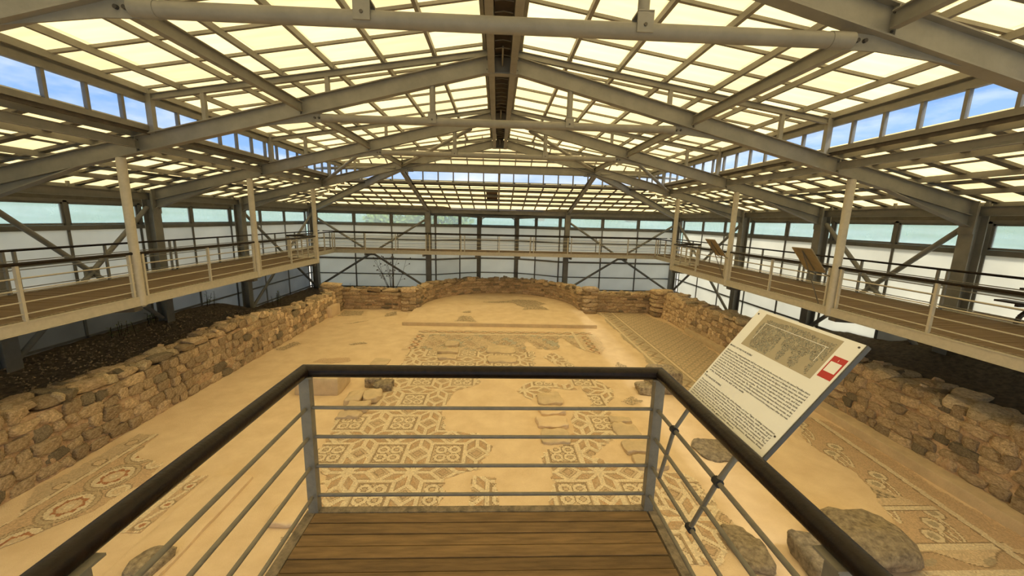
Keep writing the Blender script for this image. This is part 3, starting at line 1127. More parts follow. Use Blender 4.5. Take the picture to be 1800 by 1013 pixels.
def scales(X, Y):
    C = np.tile(CREAM * 0.94, (len(X), 1))
    row = np.floor(Y / 0.17)
    u = ((X / 0.34 + 0.5 * (row % 2)) % 1.0 - 0.5) * 0.34
    v = Y - row * 0.17
    r = np.hypot(u, v)
    setc(C, np.abs(r - 0.15) < 0.028, GREY)
    setc(C, np.hypot(u, v - 0.05) < 0.035, GREY)
    b = X < 6.15 - 0.02 * (Y - 9)
    w = X - 5.65
    setc(C, b, GREY * 1.15)
    q = (Y * 1.6) % 1.0 - 0.5
    setc(C, b & (np.abs(np.abs(q) * 0.5 + w * 0.8) < 0.06), CREAM)
    setc(C, b & (np.abs(np.abs(q) * 0.5 - w * 0.8 - 0.1) < 0.04), DARK)
    ln = np.abs(X - (6.0)) < 0.045
    setc(C, np.abs(X - 6.0) < 0.07, DARK)
    setc(C, ln, WHITE)
    setc(C, np.abs(X - 5.35) < 0.05, WHITE)
    return C


def interlace(X, Y):
    """aisle field: chains of small rings tied by pairs of leaf lines"""
    C = np.tile(TAN * 1.12, (len(X), 1))
    # lattice: ring rows along direction (-0.27,-0.235); groups repeated every ~1 m along Y
    e1 = np.array([-0.275, -0.235])
    org = np.array([7.33, 5.36])
    per = 0.95
    for g in range(-1, 4):
        if g == 1 or g == 0:
            cnt = 3
        else:
            cnt = 3
        o = org + np.array([0, 0.5 + (g - 0.5) * per])
        for k in range(cnt):
            c = o + e1 * k
            r = np.hypot(X - c[0], Y - c[1])
            setc(C, r < 0.155, DARK)
            setc(C, r < 0.13, WHITE)
            setc(C, r < 0.07, GREY)
            # leaf lines to the next group
            dx, dy = X - c[0], Y - c[1]
            along = (dx * -0.22 + dy * -0.62) / math.hypot(.22, .62)
            side = (dx * 0.62 - dy * 0.22) / math.hypot(.22, .62)
            w = 0.055 * np.sin(np.clip((along - .12) / 0.62, 0, 1) * math.pi)
            m = (along > 0.12) & (along < 0.74)
            setc(C, m & (np.abs(np.abs(side) - w) < 0.032), DARK)
            setc(C, m & (np.abs(np.abs(side) - w) < 0.019), WHITE)
    tri = (X < 7.5 - (5.52 - Y) * 0) & (Y > 5.55) & (Y < 6.45) & (X < 6.72 + (6.40 - Y) * 0.75 + 0.0)
    setc(C, tri, CREAM)
    tn = tri & (Y > 5.75) & (X < 6.6 + (6.40 - Y) * 0.75)
    setc(C, tn, CREAM * .8)
    setc(C, tn & ((np.floor(X * 14) + np.floor(Y * 14)) % 2 == 0), GREY * .7)
    for yy, x1 in ((5.50, 7.5), (4.72, 7.75), (4.28, 9)):
        setc(C, (np.abs(Y - yy) < 0.07) & (X < x1), DARK)
        setc(C, (np.abs(Y - yy) < 0.05) & (X < x1), WHITE)
    # wave band
    b = (Y < 4.66) & (Y > 4.33)
    setc(C, b, CREAM)
    wv = 4.50 + 0.13 * np.sin(X * 5.2)
    setc(C, b & (Y < wv), TAN)
    setc(C, b & (np.abs(Y - wv) < 0.014), DARK)
    for cx in (6.2, 7.1, 8.0):
        setc(C, b & (((X - cx) / 0.14) ** 2 + ((Y - 4.46 - (X - cx) * .3) / 0.045) ** 2 < 1), GREY)
    setc(C, np.abs(X - (7.62 + (Y - 4.72) * 0.07)) < 0.055, WHITE)
    setc(C, np.abs(X - (7.55 + (Y - 4.72) * 0.07)) < 0.015, DARK)
    return C


def medallions(X, Y):
    C = np.tile(TAN * 1.15, (len(X), 1))
    e = np.abs(X - (-7.30 + (Y - 6.2) * 0.06))
    setc(C, X < -7.28 + (Y - 6.2) * 0.06, np.array([0.64, 0.50, 0.32]))
    q = ((Y * 1.55) % 1.0 - 0.5)
    rr = np.hypot(X + 7.42, q * 0.64)
    setc(C, (X < -7.3) & (rr < 0.11), DARK)
    setc(C, (X < -7.3) & (rr < 0.085), CREAM)
    setc(C, e < 0.055, DARK)
    setc(C, e < 0.04, WHITE)
    for cy in (4.93, 5.65, 6.37, 7.09):
        r = np.hypot((X + 6.78) / 0.92, Y - cy)
        t = np.arctan2(Y - cy, X + 6.78)
        setc(C, r < 0.385, DARK)
        setc(C, r < 0.365, np.array([0.60, 0.47, 0.29]))
        setc(C, r < 0.305, DARK)
        setc(C, r < 0.285, WHITE)
        setc(C, r < 0.20 + 0.02 * np.sin(t * 8), ROSE)
        setc(C, r < 0.15, CREAM)
        setc(C, r < 0.06, WHITE)
        r2 = np.hypot(X + 6.36, Y - cy - 0.36)
        setc(C, r2 < 0.17, DARK)
        setc(C, r2 < 0.15, WHITE)
        setc(C, r2 < 0.09, CREAM)
    return C


def beads(X, Y):
    C = np.tile(TAN * 1.1, (len(X), 1))
    xc = -5.30 + (Y - 5.6) * 0.05
    p = (Y - 5.25) / 0.43
    f = (p + 0.5) % 1.0 - 0.5
    r = np.hypot(X - xc, f * 0.43)
    a = ((X - xc) * 0.55 + (np.abs(f) - .5) * 0.43 * 0.9 * np.sign(f))
    leaf = (r > 0.11) & (np.abs(X - xc - (((p % 1.0) - .5) * 0.15)) < 0.03)
    setc(C, leaf, WHITE)
    setc(C, r < 0.105, DARK)
    setc(C, r < 0.085, WHITE)
    setc(C, r < 0.04, ROSE)
    setc(C, np.abs(X - xc + 0.17) < 0.05, WHITE)
    setc(C, np.abs(X - xc + 0.25) < 0.03, DARK)
    setc(C, np.abs(X - xc + 0.31) < 0.03, CREAM)
    setc(C, np.abs(X - xc - 0.125) < 0.012, DARK)
    return C


naveL = [(-3.0, 12.0), (-3.45, 10.6), (-3.45, 9.5), (-3.65, 8.2), (-3.60, 7.0), (-3.1, 6.4), (-3.05, 5.5), (-3.0, 4.5), (-1.0, 4.5), (-1.03, 5.6), (-0.95, 6.4), (-0.30, 6.55), (-0.15, 7.2),
         (-0.38, 7.8), (-1.15, 7.97), (-1.35, 8.9), (-1.05, 9.9), (-0.55, 10.4), (-0.45, 11.0), (1.1, 11.5), (1.35, 12.0), (1.3, 13.2), (-3.1, 13.2)]
tesserae('mosaic_carpet', naveL, 0.024, stars, label='mosaic of eight-lozenge stars and knotted squares, left part of the nave')
naveR = [(2.10, 13.0), (2.75, 11.2), (3.0, 10.6), (3.4, 9.95), (2.75, 8.9), (2.75, 7.75), (2.25, 7.3), (1.9, 6.9), (2.8, 6.55), (3.7, 6.3), (3.8, 5.2), (3.2, 4.4), (0.8, 4.4), (0.86, 5.6), (1.06, 6.5), (0.9, 7.0), (1.6, 7.5), (2.0, 8.9),
         (2.45, 8.95), (2.45, 10.3), (1.5, 10.55), (0.95, 10.6), (0.55, 9.85), (0.95, 9.4), (1.5, 9.9), (1.6, 10.2), (2.2, 10.1), (2.3, 11.0), (1.6, 12.6)]
tesserae('mosaic_carpet', naveR, 0.024, stars, label='mosaic of eight-lozenge stars, right part of the nave')
tesserae('mosaic_carpet', [(-0.45, 6.4), (0.05, 6.3), (0.1, 5.5), (-0.1, 4.9), (-0.4, 5.6)], 0.024, stars, rag=0.04)
tesserae('mosaic_carpet', [(-3.35, 13.2), (-3.25, 15.75), (4.06, 15.68), (4.1, 13.4), (3.75, 13.0), (3.0, 13.6), (2.7, 14.8), (2.45, 14.8), (2.3, 13.3), (1.5, 13.5), (1.2, 14.4), (0.95, 13.2), (-0.4, 12.9), (-1.0, 13.2)],
         0.036, peacock, label='worn figured mosaic panel in front of the apse step')
tesserae('mosaic_carpet', [(5.25, 19.3), (7.6, 19.3), (8.15, 16.5), (8.15, 9.0), (6.6, 8.6), (5.55, 9.6), (5.2, 11.5)], 0.032, scales, label='grey fish-scale mosaic of the right aisle')
tesserae('mosaic_carpet', [(7.45, 8.8), (8.15, 8.3), (8.15, 4.2), (5.7, 4.2), (6.2, 4.75), (6.55, 5.4), (7.0, 6.5), (6.85, 7.4)], 0.022, interlace, rag=0.04, label='mosaic of ringed chains along the right bench')
tesserae('mosaic_carpet', [(-7.72, 6.1), (-7.6, 7.75), (-7.15, 7.75), (-6.95, 7.0), (-6.3, 6.75), (-6.1, 6.2), (-6.35, 5.6), (-6.85, 4.9), (-7.0, 4.6), (-7.5, 4.6), (-7.3, 5.4)], 0.022, medallions, rag=0.04, label='mosaic of round medallions beside the left wall')
tesserae('mosaic_carpet', [(-5.65, 5.1), (-5.55, 6.42), (-5.18, 6.42), (-5.22, 5.1)], 0.020, beads, rag=0.02, label='narrow mosaic strip of rings and leaves')
for poly in ([(-6.7, 16.4), (-6.2, 16.9), (-5.85, 17.25), (-6.1, 16.7)], [(-5.4, 18.5), (-5.0, 18.9), (-4.9, 18.2), (-5.3, 17.9)], [(-7.6, 18.9), (-6.6, 18.9), (-6.5, 18.0), (-7.5, 17.8)],
             [(-5.5, 13.75), (-5.0, 14.1), (-4.85, 13.85), (-5.2, 13.7)], [(4.0, 12.3), (4.4, 11.6), (4.7, 11.0), (4.3, 11.1), (3.9, 11.8)],
             [(3.3, 9.4), (3.7, 9.6), (3.9, 9.3), (3.5, 9.2)]):
    tesserae('mosaic_fragment', poly, 0.03, greyed, rag=0.05)
tesserae('mosaic_fragment', [(-5.95, 11.95), (-5.8, 12.35), (-4.9, 12.4), (-4.7, 12.05), (-5.3, 11.9)], 0.026, medallions, rag=0.05)
tesserae('mosaic_fragment', [(-7.7, 13.0), (-7.5, 14.0), (-7.2, 13.8), (-7.4, 13.0)], 0.03, greyed, rag=0.05)
for poly in ([(-0.9, 20.7), (0.2, 21.0), (1.2, 21.6), (2.2, 21.3), (2.75, 20.5), (2.3, 20.2), (2.75, 19.1), (1.3, 19.05), (1.5, 19.5), (1.1, 20.0), (0.8, 20.7), (-0.2, 20.55)],
             [(-1.95, 16.6), (-0.9, 16.6), (-1.2, 17.6), (-1.65, 17.7)], [(-1.6, 18.2), (-1.3, 18.2), (-1.35, 18.6), (-1.55, 18.5)]):
    tesserae('mosaic_fragment', poly, 0.034, greyed, z=FZ + 0.15, rag=0.06)

# ------------------------------------------------------------------ stones
def stone_mesh(seed, sub=3, cuts=5, rough=0.10, box=0.86):
    """angular lump: a ball trimmed by jittered box planes and random oblique planes, then roughened"""
    import bmesh
    rr = random.Random(seed)
    bm = bmesh.new()
    bmesh.ops.create_icosphere(bm, subdivisions=sub, radius=1.45)
    pl = []
    for ax in range(3):
        for sg in (-1, 1):
            n_ = Vector((rr.uniform(-.16, .16), rr.uniform(-.16, .16), rr.uniform(-.16, .16)))
            n_[ax] = sg
            pl.append((n_.normalized(), rr.uniform(box, 1.0)))
    for k in range(cuts):
        n_ = Vector((rr.gauss(0, 1), rr.gauss(0, 1), rr.gauss(0, 1))).normalized()
        pl.append((n_, rr.uniform(0.98, 1.2)))
    off = Vector((seed * 7.3, seed * 3.1, seed * 1.7))
    for v in bm.verts:
        p = v.co.copy()
        for n_, d_ in pl:
            e_ = p.dot(n_) - d_
            if e_ > 0:
                p -= n_ * e_ * 0.93
        p *= 1 + rough * noise.noise(p * 1.3 + off) + rough * 0.6 * noise.noise(p * 3.3 + off)
        v.co = p * 0.5
    me = bpy.data.meshes.new('stone')
    bm.to_mesh(me)
    bm.free()
    me.polygons.foreach_set('use_smooth', [True] * len(me.polygons))
    return me


SV = [stone_mesh(k, 3, 4 + k % 4, 0.12) for k in range(16)]
SV2 = [stone_mesh(k + 40, 3, 6, 0.16) for k in range(6)]
SVF = [stone_mesh(k + 60, 3, 3, 0.08, 0.92) for k in range(9)]
for me in SV + SVF:
    me.materials.append(STONE)
for me in SV2:
    me.materials.append(STONE2)
STONE3 = mat('pale_capstone', (0.92, 0.76, 0.49), 0.92, 0.4, 7.0, 1.0, 16.0, rnd=0.2, dark=(0.52, 0.38, 0.21), bdist=0.06)
SV3 = [stone_mesh(k + 80, 3, 5, 0.13, 0.85) for k in range(8)]
for me in SV3:
    me.materials.append(STONE3)


def place_stones(parent, lst, limit=296):
    """lst of (centre, dims, euler, mesh): nearest 'limit' as parts, the rest joined"""
    po = Vector(wloc(parent))
    lst.sort(key=lambda s: (Vector(s[0]) - EYE).length / max(s[1][0], s[1][2]) ** 0.5)
    for c, d, r, me in lst[:limit]:
        inst(me, 'stone', Vector(c) - po, parent, r, d)
    rest = lst[limit:]
    if rest:
        vs, fs = [], []
        for c, d, r, me in rest:
            M = Matrix.LocRotScale(Vector(c) - po, __import__('mathutils').Euler(r), Vector(d))
            i = len(vs)
            vs += [tuple(M @ v.co) for v in me.vertices]
            fs += [tuple(i + q for q in p.vertices) for p in me.polygons]
        me = bpy.data.meshes.new('far_stones')
        me.from_pydata(vs, [], fs)
        me.polygons.foreach_set('use_smooth', [True] * len(me.polygons))
        me.materials.append(STONE)
        o = bpy.data.objects.new('far_stones', me)
        COL.objects.link(o)
        o.parent = parent
        o['kind'] = 'stuff'


def stone_wall(name, label, path, thick, ztop, zbase, row_h, len_rng, face_out, cap=True, coursed=False, protr=0.05, capn=2, batter=0.0):
    """path: list of (x,y) along the visible face; body lies on the side face_out*(left normal); ztop(t) with t distance along"""
    pts = [Vector((x, y, 0)) for x, y in path]
    seg = [(pts[i + 1] - pts[i]).length for i in range(len(pts) - 1)]
    tot = sum(seg)

    def at(t):
        t = min(max(t, 0), tot)
        for i, L_ in enumerate(seg):
            if t <= L_ + 1e-6 or i == len(seg) - 1:
                d = (pts[i + 1] - pts[i]).normalized()
                return pts[i] + d * t, d
            t -= L_
    R = struct(name, (pts[len(pts) // 2].x, pts[len(pts) // 2].y, zbase), label)
    # core with rough face
    mb = MB()
    nt_, nz_ = max(4, int(tot / 0.075)), 18
    cols = []
    for i in range(nt_ + 1):
        t = tot * i / nt_
        p, d = at(t)
        nb = Vector((-d.y, d.x, 0)) * face_out
        zt = ztop(t) - 0.09
        col = []
        for j in range(nz_ + 1):
            z = zbase - 0.03 + (zt - zbase + 0.03) * j / nz_
            q = p + nb * (0.004 + batter * (z - zbase)) - nb * (0.045 * noise.noise(Vector((t * 2.3, z * 2.6, 1.0))) + 0.035 * noise.noise(Vector((t * 7, z * 7, 2.0))) + 0.02 * noise.noise(Vector((t * 17, z * 17, 8.0))))
            col.append((q.x, q.y, z))
        for w in (0.35, 0.7, 1.0):
            q = p + nb * thick * w
            col.append((q.x, q.y, zt + 0.04 * noise.noise(Vector((t * 2, w * 4, 5)))))
        q = p + nb * thick
        col.append((q.x, q.y, zbase - 0.03))
        cols.append(col)
    m_ = len(cols[0])
    for c in cols:
        mb.v += c
    for i in range(nt_):
        for j in range(m_ - 1):
            a = i * m_ + j
            f = (a, a + m_, a + m_ + 1, a + 1)
            mb.f.append(f if face_out < 0 else f[::-1])
    mb.f.append(tuple(range(m_))[::(1 if face_out < 0 else -1)])
    mb.f.append(tuple(nt_ * m_ + k for k in range(m_))[::(-1 if face_out < 0 else 1)])
    mb.build('core', MORTAR, R, smooth=True)
    lst = []
    z = zbase
    row = 0
    while True:
        h = row_h * random.uniform(0.85, 1.15)
        t = -random.uniform(0, len_rng[0])
        any_ = False
        while t < tot:
            L_ = random.uniform(*len_rng)
            tc = t + L_ / 2
            t += L_
            if tc < 0.05 or tc > tot - 0.05:
                continue
            p, d = at(tc)
            zt = ztop(tc)
            if z + h * 0.6 > zt:
                continue
            any_ = True
            nb = Vector((-d.y, d.x, 0)) * face_out
            ang = math.atan2(d.y, d.x)
            hh = h * random.uniform(0.75, 1.08)
            dep = random.uniform(0.16, 0.26)
            c = p + nb * (dep / 2 - protr * random.uniform(0.4, 1.2) + batter * (z - zbase))
            me = random.choice(SVF if coursed else SV)
            if random.random() < 0.08:
                me = random.choice(SV2)
            jz = 0 if coursed else random.uniform(-0.03, 0.03)
            lst.append(((c.x, c.y, z + h / 2 + jz), (L_ * random.uniform(0.9, 1.06), dep, hh * (0.98 if coursed else 1.12)), (random.uniform(-.12, .12), random.uniform(-.14, .14) * (0.3 if coursed else 1), ang + random.uniform(-.08, .08)), me))
        z += h
        row += 1
        if not any_ or row > 14:
            break
    if cap:
        for k in range(capn):
            t = 0
            while t < tot:
                L_ = random.uniform(len_rng[0] * 1.0, len_rng[1] * 1.25)
                p, d = at(t + L_ / 2)
                nb = Vector((-d.y, d.x, 0)) * face_out
                zt = ztop(t + L_ / 2)
                c = p + nb * (thick * (k + 0.45) / capn + random.uniform(-0.05, 0.05) + batter * (zt - zbase))
                hh = random.uniform(0.12, 0.24)
                me = random.choice(SVF[:4] + SV2[:1] + SV[:10])
                if name == 'wall_right' and random.random() < 0.6 or name == 'wall_left' and random.random() < 0.25:
                    me = random.choice(SV3)
                    zt += random.uniform(0, 0.06)
                    L_ *= random.uniform(0.6, 1.0)
                lst.append(((c.x, c.y, zt + random.uniform(-0.03, 0.05)), (L_, thick / capn * random.uniform(0.8, 1.25), hh), (random.uniform(-.2, .2), random.uniform(-.18, .18), math.atan2(d.y, d.x) + random.uniform(-.4, .4)), me))
                t += L_ * random.uniform(0.8, 1.1)
        for k in range(int(tot * 7)):
            tt = random.uniform(0.1, tot - 0.1)
            p, d = at(tt)
            nb = Vector((-d.y, d.x, 0)) * face_out
            c = p + nb * (random.uniform(0.02, thick * 0.95) + batter * (ztop(tt) - zbase))
            r_ = random.uniform(0.09, 0.24)
            lst.append(((c.x, c.y, ztop(tt) + random.uniform(0.03, 0.11)), (r_, r_ * random.uniform(.6, .9), r_ * random.uniform(.4, .7)), (random.uniform(-.4, .4), random.uniform(-.4, .4), random.random() * 3), random.choice(SV + SV2 + SV3)))
    place_stones(R, lst)
    return R


# left long wall: visible face x=-7.85 faces +x; runs along +y
zl = lambda t: -1.53 - 0.06 * smooth(3, 7, t) + 0.06 * smooth(9, 13, t) + 0.10 * math.sin(t * 0.9) * 0.6 - 0.36 * smooth(9, 14, t) + 0.05 * noise.noise(Vector((t * 1.3, 0, 0)))
stone_wall('wall_left', 'long rubble wall with loose stones on top along the left aisle', [(-7.84, 3.2), (-7.88, 9), (-7.82, 18.6)], 0.62, zl, FZ, 0.225, (0.2, 0.48), 1, batter=0.08)
zrr = lambda t: -1.40 - 0.26 * smooth(2, 15, t) + 0.05 * noise.noise(Vector((t * 1.3, 9, 0)))
stone_wall('wall_right', 'long rubble wall with loose stones on top behind the right bench', [(8.50, 3.0), (8.55, 9), (8.3, 18.7)], 0.85, zrr, FZ, 0.21, (0.2, 0.48), -1, batter=0.10)
zb_ = lambda t: -1.85 + 0.06 * noise.noise(Vector((t * 1.5, 4, 0)))
stone_wall('wall_back', 'coursed stone wall closing the left aisle at the far end', [(-8.2, 19.3), (-4.6, 19.35)], 0.6, zb_, FZ, 0.17, (0.3, 0.7), 1, coursed=True, protr=0.03)
stone_wall('wall_back', 'coursed stone wall closing the right aisle at the far end', [(4.7, 19.45), (8.9, 19.2)], 0.6, zb_, FZ, 0.17, (0.3, 0.7), 1, coursed=True, protr=0.03)
arc = [(-4.75, 19.2), (-4.05, 19.2)] + [(AC[0] + AR * math.cos(t), AC[1] + AR * math.sin(t)) for t in [math.pi * (1 - k / 22) for k in range(0, 23)]] + [(4.3, 19.2), (4.9, 19.25)]
za_ = lambda t: -1.80 + 0.04 * noise.noise(Vector((t * 1.5, 7, 0))) - 0.02 * math.sin(t * 0.25)
stone_wall('wall_apse', 'curved coursed stone wall of the apse', arc, 0.6, za_, FZ, 0.155, (0.26, 0.6), 1, coursed=True, protr=0.03)


def pile(name, label, cx, cy, w, d, z0, z1, cat='stone pier'):
    T = thing(name, label, cat, (cx, cy, z0))
    z = z0
    while z < z1:
        h = random.uniform(0.16, 0.24)
        nst = random.choice((1, 2))
        for k in range(nst):
            ww = w / nst
            inst(random.choice(SVF), 'stone', (-w / 2 + ww * (k + .5), random.uniform(-.03, .03), z - z0 + h / 2), T, (random.uniform(-.05, .05), random.uniform(-.06, .06), random.uniform(-.1, .1)), (ww * 1.02, d, h * 1.08))
        z += h
    return T


pile('stone_pier', 'stacked stone pier at the far left corner of the ruin', -8.2, 18.95, 0.9, 0.7, FZ, -1.55)
pile('stone_pier', 'stacked stone pier at the left end of the apse curve', -4.45, 19.15, 0.7, 0.45, FZ, -1.65)
pile('stone_pier', 'stacked stone pier at the right end of the apse curve', 4.75, 19.2, 0.75, 0.45, FZ, -1.6)
pile('stone_pier', 'stacked stone pier at the far right corner of the ruin', 8.35, 18.85, 0.9, 0.8, FZ, -1.65)

# benches, blocks and slabs on the floor
def rough_box(name, mat_, label, cat, x0, x1, y0, y1, z0, z1, amp=0.03, res=0.12, seed=0, rnd_=3.5, parent=None):
    import bmesh
    bm = bmesh.new()
    bmesh.ops.create_cube(bm, size=1)
    n = max(2, int(max(x1 - x0, y1 - y0) / res))
    bmesh.ops.subdivide_edges(bm, edges=bm.edges[:], cuts=min(n, 10), use_grid_fill=True)
    c = Vector(((x0 + x1) / 2, (y0 + y1) / 2, z0))
    sx, sy, sz = x1 - x0, y1 - y0, z1 - z0
    for v in bm.verts:
        p = v.co * 2
        m_ = max(abs(p.x), abs(p.y), abs(p.z))
        q = (abs(p.x) ** (rnd_ * 3) + abs(p.y) ** (rnd_ * 3) + abs(p.z) ** (rnd_ * 3)) ** (1 / (rnd_ * 3))
        p = p / q * 1.0 if q > 0 else p
        w = Vector((p.x * sx / 2, p.y * sy / 2, p.z * sz / 2 + sz / 2))
        nn = Vector((noise.noise(w * 3 + Vector((seed, 0, 0))), noise.noise(w * 3 + Vector((0, seed, 5))), noise.noise(w * 3 + Vector((9, 0, seed))))) + 0.5 * Vector((noise.noise(w * 9 + Vector((seed, 0, 0))), noise.noise(w * 9 + Vector((0, seed, 5))), noise.noise(w * 9 + Vector((9, 0, seed)))))
        if w.z < 0.02:
            nn.z = 0
        v.co = w + nn * amp
    me = bpy.data.meshes.new(name)
    bm.to_mesh(me)
    bm.free()
    me.polygons.foreach_set('use_smooth', [True] * len(me.polygons))
    me.set_sharp_from_angle(angle=math.radians(50))
    me.materials.append(mat_)
    o = bpy.data.objects.new(name, me)
    o.location = c
    COL.objects.link(o)
    if parent is not None:
        o.parent = parent
        o.location = c - Vector(wloc(parent))
    elif cat:
        tag(o, label, cat)
    return o


o = rough_box('stone_bench', BENCHM, 'long low plastered bench at the foot of the right rubble wall', 'bench', 8.2, 8.56, 3.2, 15.95, FZ - 0.01, FZ + 0.21, 0.012, 1.0, 3, 8)
rough_box('stone_block', FLOORM, 'square cut stone block by the far end of the left rubble wall', 'block', -8.05, -7.6, 17.5, 18.5, FZ - 0.01, FZ + 0.5, 0.02, 0.2, 5, 6)
rough_box('stone_block', BENCHM, 'large plastered stone block just left below the balcony corner', 'block', -5.3, -4.15, 9.6, 10.5, FZ - 0.01, FZ + 0.48, 0.022, 0.12, 8, 9)
rough_box('stone_block', STONE2, 'grey weathered pillar stump behind the right corner of the balcony rail', 'block', 4.35, 5.15, 9.75, 10.5, FZ - 0.01, FZ + 0.62, 0.05, 0.1, 11, 4)
rough_box('stone_block', STONE2, 'broken stones at the left foot of the grey pillar stump', 'block', 3.95, 4.35, 9.7, 10.2, FZ - 0.01, FZ + 0.22, 0.06, 0.1, 12, 2)
rough_box('boulder', STONE2, 'big rounded grey boulder at the lower right behind the rail', 'boulder', 4.75, 6.0, 4.2, 5.15, FZ - 0.01, FZ + 0.42, 0.06, 0.1, 14, 1.0)
rough_box('boulder', STONE2, 'small angular stone left of the big rounded boulder', 'boulder', 4.25, 4.72, 4.1, 4.75, FZ - 0.01, FZ + 0.3, 0.05, 0.1, 15, 2.5)
rough_box('stone_slab', STONE2, 'rough grey flat slab between the rails right of the deck', 'slab', 3.45, 3.85, 4.3, 5.1, FZ - 0.01, FZ + 0.16, 0.06, 0.1, 16, 2.2)
rough_box('stone_slab', STONE2, 'round grey slab below the information panel', 'slab', 4.2, 5.05, 6.75, 7.55, FZ - 0.01, FZ + 0.05, 0.05, 0.1, 17, 1.2)
rough_box('stone_slab', FLOORM, 'long low plaster slab with a grooved edge on the left floor', 'slab', -5.05, -4.33, 4.2, 6.35, FZ - 0.01, FZ + 0.055, 0.015, 0.2, 18, 8)
rough_box('stone_slab', STONE2, 'rough slab at the near end of the long plaster slab', 'slab', -4.75, -4.38, 4.3, 4.75, FZ - 0.01, FZ + 0.16, 0.05, 0.1, 19, 2.5)
rough_box('stone_slab', BENCHM, 'thin grey slab flush in the floor behind the balcony rail', 'slab', -4.05, -3.5, 11.75, 12.3, FZ - 0.01, FZ + 0.03, 0.02, 0.1, 20, 3)
rough_box('stone_slab', FLOORM, 'small cracked slab beside the left corner post of the balcony', 'slab', -3.5, -2.9, 5.2, 6.1, FZ - 0.01, FZ + 0.07, 0.05, 0.1, 21, 2.5)
k = 0
for (cx, cy, w, d, h, lab) in [(1.4, 9.42, 0.62, 0.62, 0.05, 'upper flat slab of the centre row, left of the right mosaic'), (1.4, 8.72, 0.66, 0.3, 0.05, 'narrow flat slab under the top one in the centre row'),
                               (1.3, 8.22, 0.72, 0.5, 0.045, 'broad flat slab in the middle of the centre row'), (1.3, 7.62, 0.62, 0.5, 0.05, 'lowest flat slab of the centre row'),
                               (2.95, 8.32, 0.52, 0.24, 0.06, 'small slab at the top of the row near the right post'), (2.95, 7.85, 0.56, 0.5, 0.05, 'square slab in the row near the right post'),
                               (2.98, 7.2, 0.62, 0.42, 0.06, 'rough slab low in the row near the right post'), (3.05, 6.7, 0.65, 0.42, 0.06, 'lowest slab of the row near the right post'),
                               (-1.65, 12.4, 0.66, 0.34, 0.06, 'flat slab at the foot of the figured mosaic, left'), (-1.7, 13.0, 0.72, 0.42, 0.07, 'middle slab set into the figured mosaic, left'), (-1.65, 13.8, 0.5, 0.5, 0.06, 'upper small slab set into the figured mosaic, left'),
                               (0.2, 12.3, 0.95, 0.6, 0.03, 'rounded slab in the gap below the figured mosaic'), (0.15, 13.3, 1.0, 0.8, 0.03, 'broad worn slab set into the figured mosaic, centre')]:
    k += 1
    rough_box('stone_slab', FLOORM if k in (2, 3) else BENCHM, lab, 'slab', cx - w / 2, cx + w / 2, cy - d / 2, cy + d / 2, FZ - 0.01, FZ + h + 0.035, 0.05, 0.08, 30 + k, 3.0)
for k, (cx, cy, w, d, h, lab) in enumerate([(-3.45, 10.25, 0.4, 0.35, 0.25, 'upright broken stone at the top of the rubble by the left block'), (-3.1, 10.05, 0.5, 0.45, 0.18, 'grey slab behind the upright broken stone'),
                                (-3.2, 9.4, 0.42, 0.55, 0.16, 'long slab in the middle of the rubble patch'), (-3.6, 9.3, 0.4, 0.5, 0.14, 'flat stone left in the rubble patch'),
                                (-3.35, 8.85, 0.55, 0.4, 0.14, 'pale flat stone at the front of the rubble patch'), (-3.45, 8.5, 0.5, 0.25, 0.08, 'thin chip at the front edge of the rubble patch')]):
    rough_box('rubble_stone', STONE2 if k < 2 else BENCHM, lab, 'stone', cx - w / 2, cx + w / 2, cy - d / 2, cy + d / 2, FZ - 0.01, FZ + h + 0.03, 0.06, 0.08, 50 + k, 3.0)

# ------------------------------------------------------------------ walkways
def plank_run(mb, x0, x1, y0, y1, pitch=0.10, along='x'):
    if along == 'x':
        n = int(round((y1 - y0) / pitch))
        for k in range(n):
            z = random.uniform(-0.004, 0.002)
            mb.box(x0, x1, y0 + k * pitch + 0.003, y0 + (k + 1) * pitch - 0.003, -0.035, z)
    else:
        n = int(round((x1 - x0) / pitch))
        for k in range(n):
            z = random.uniform(-0.004, 0.002)
            mb.box(x0 + k * pitch + 0.003, x0 + (k + 1) * pitch - 0.003, y0, y1, -0.035, z)


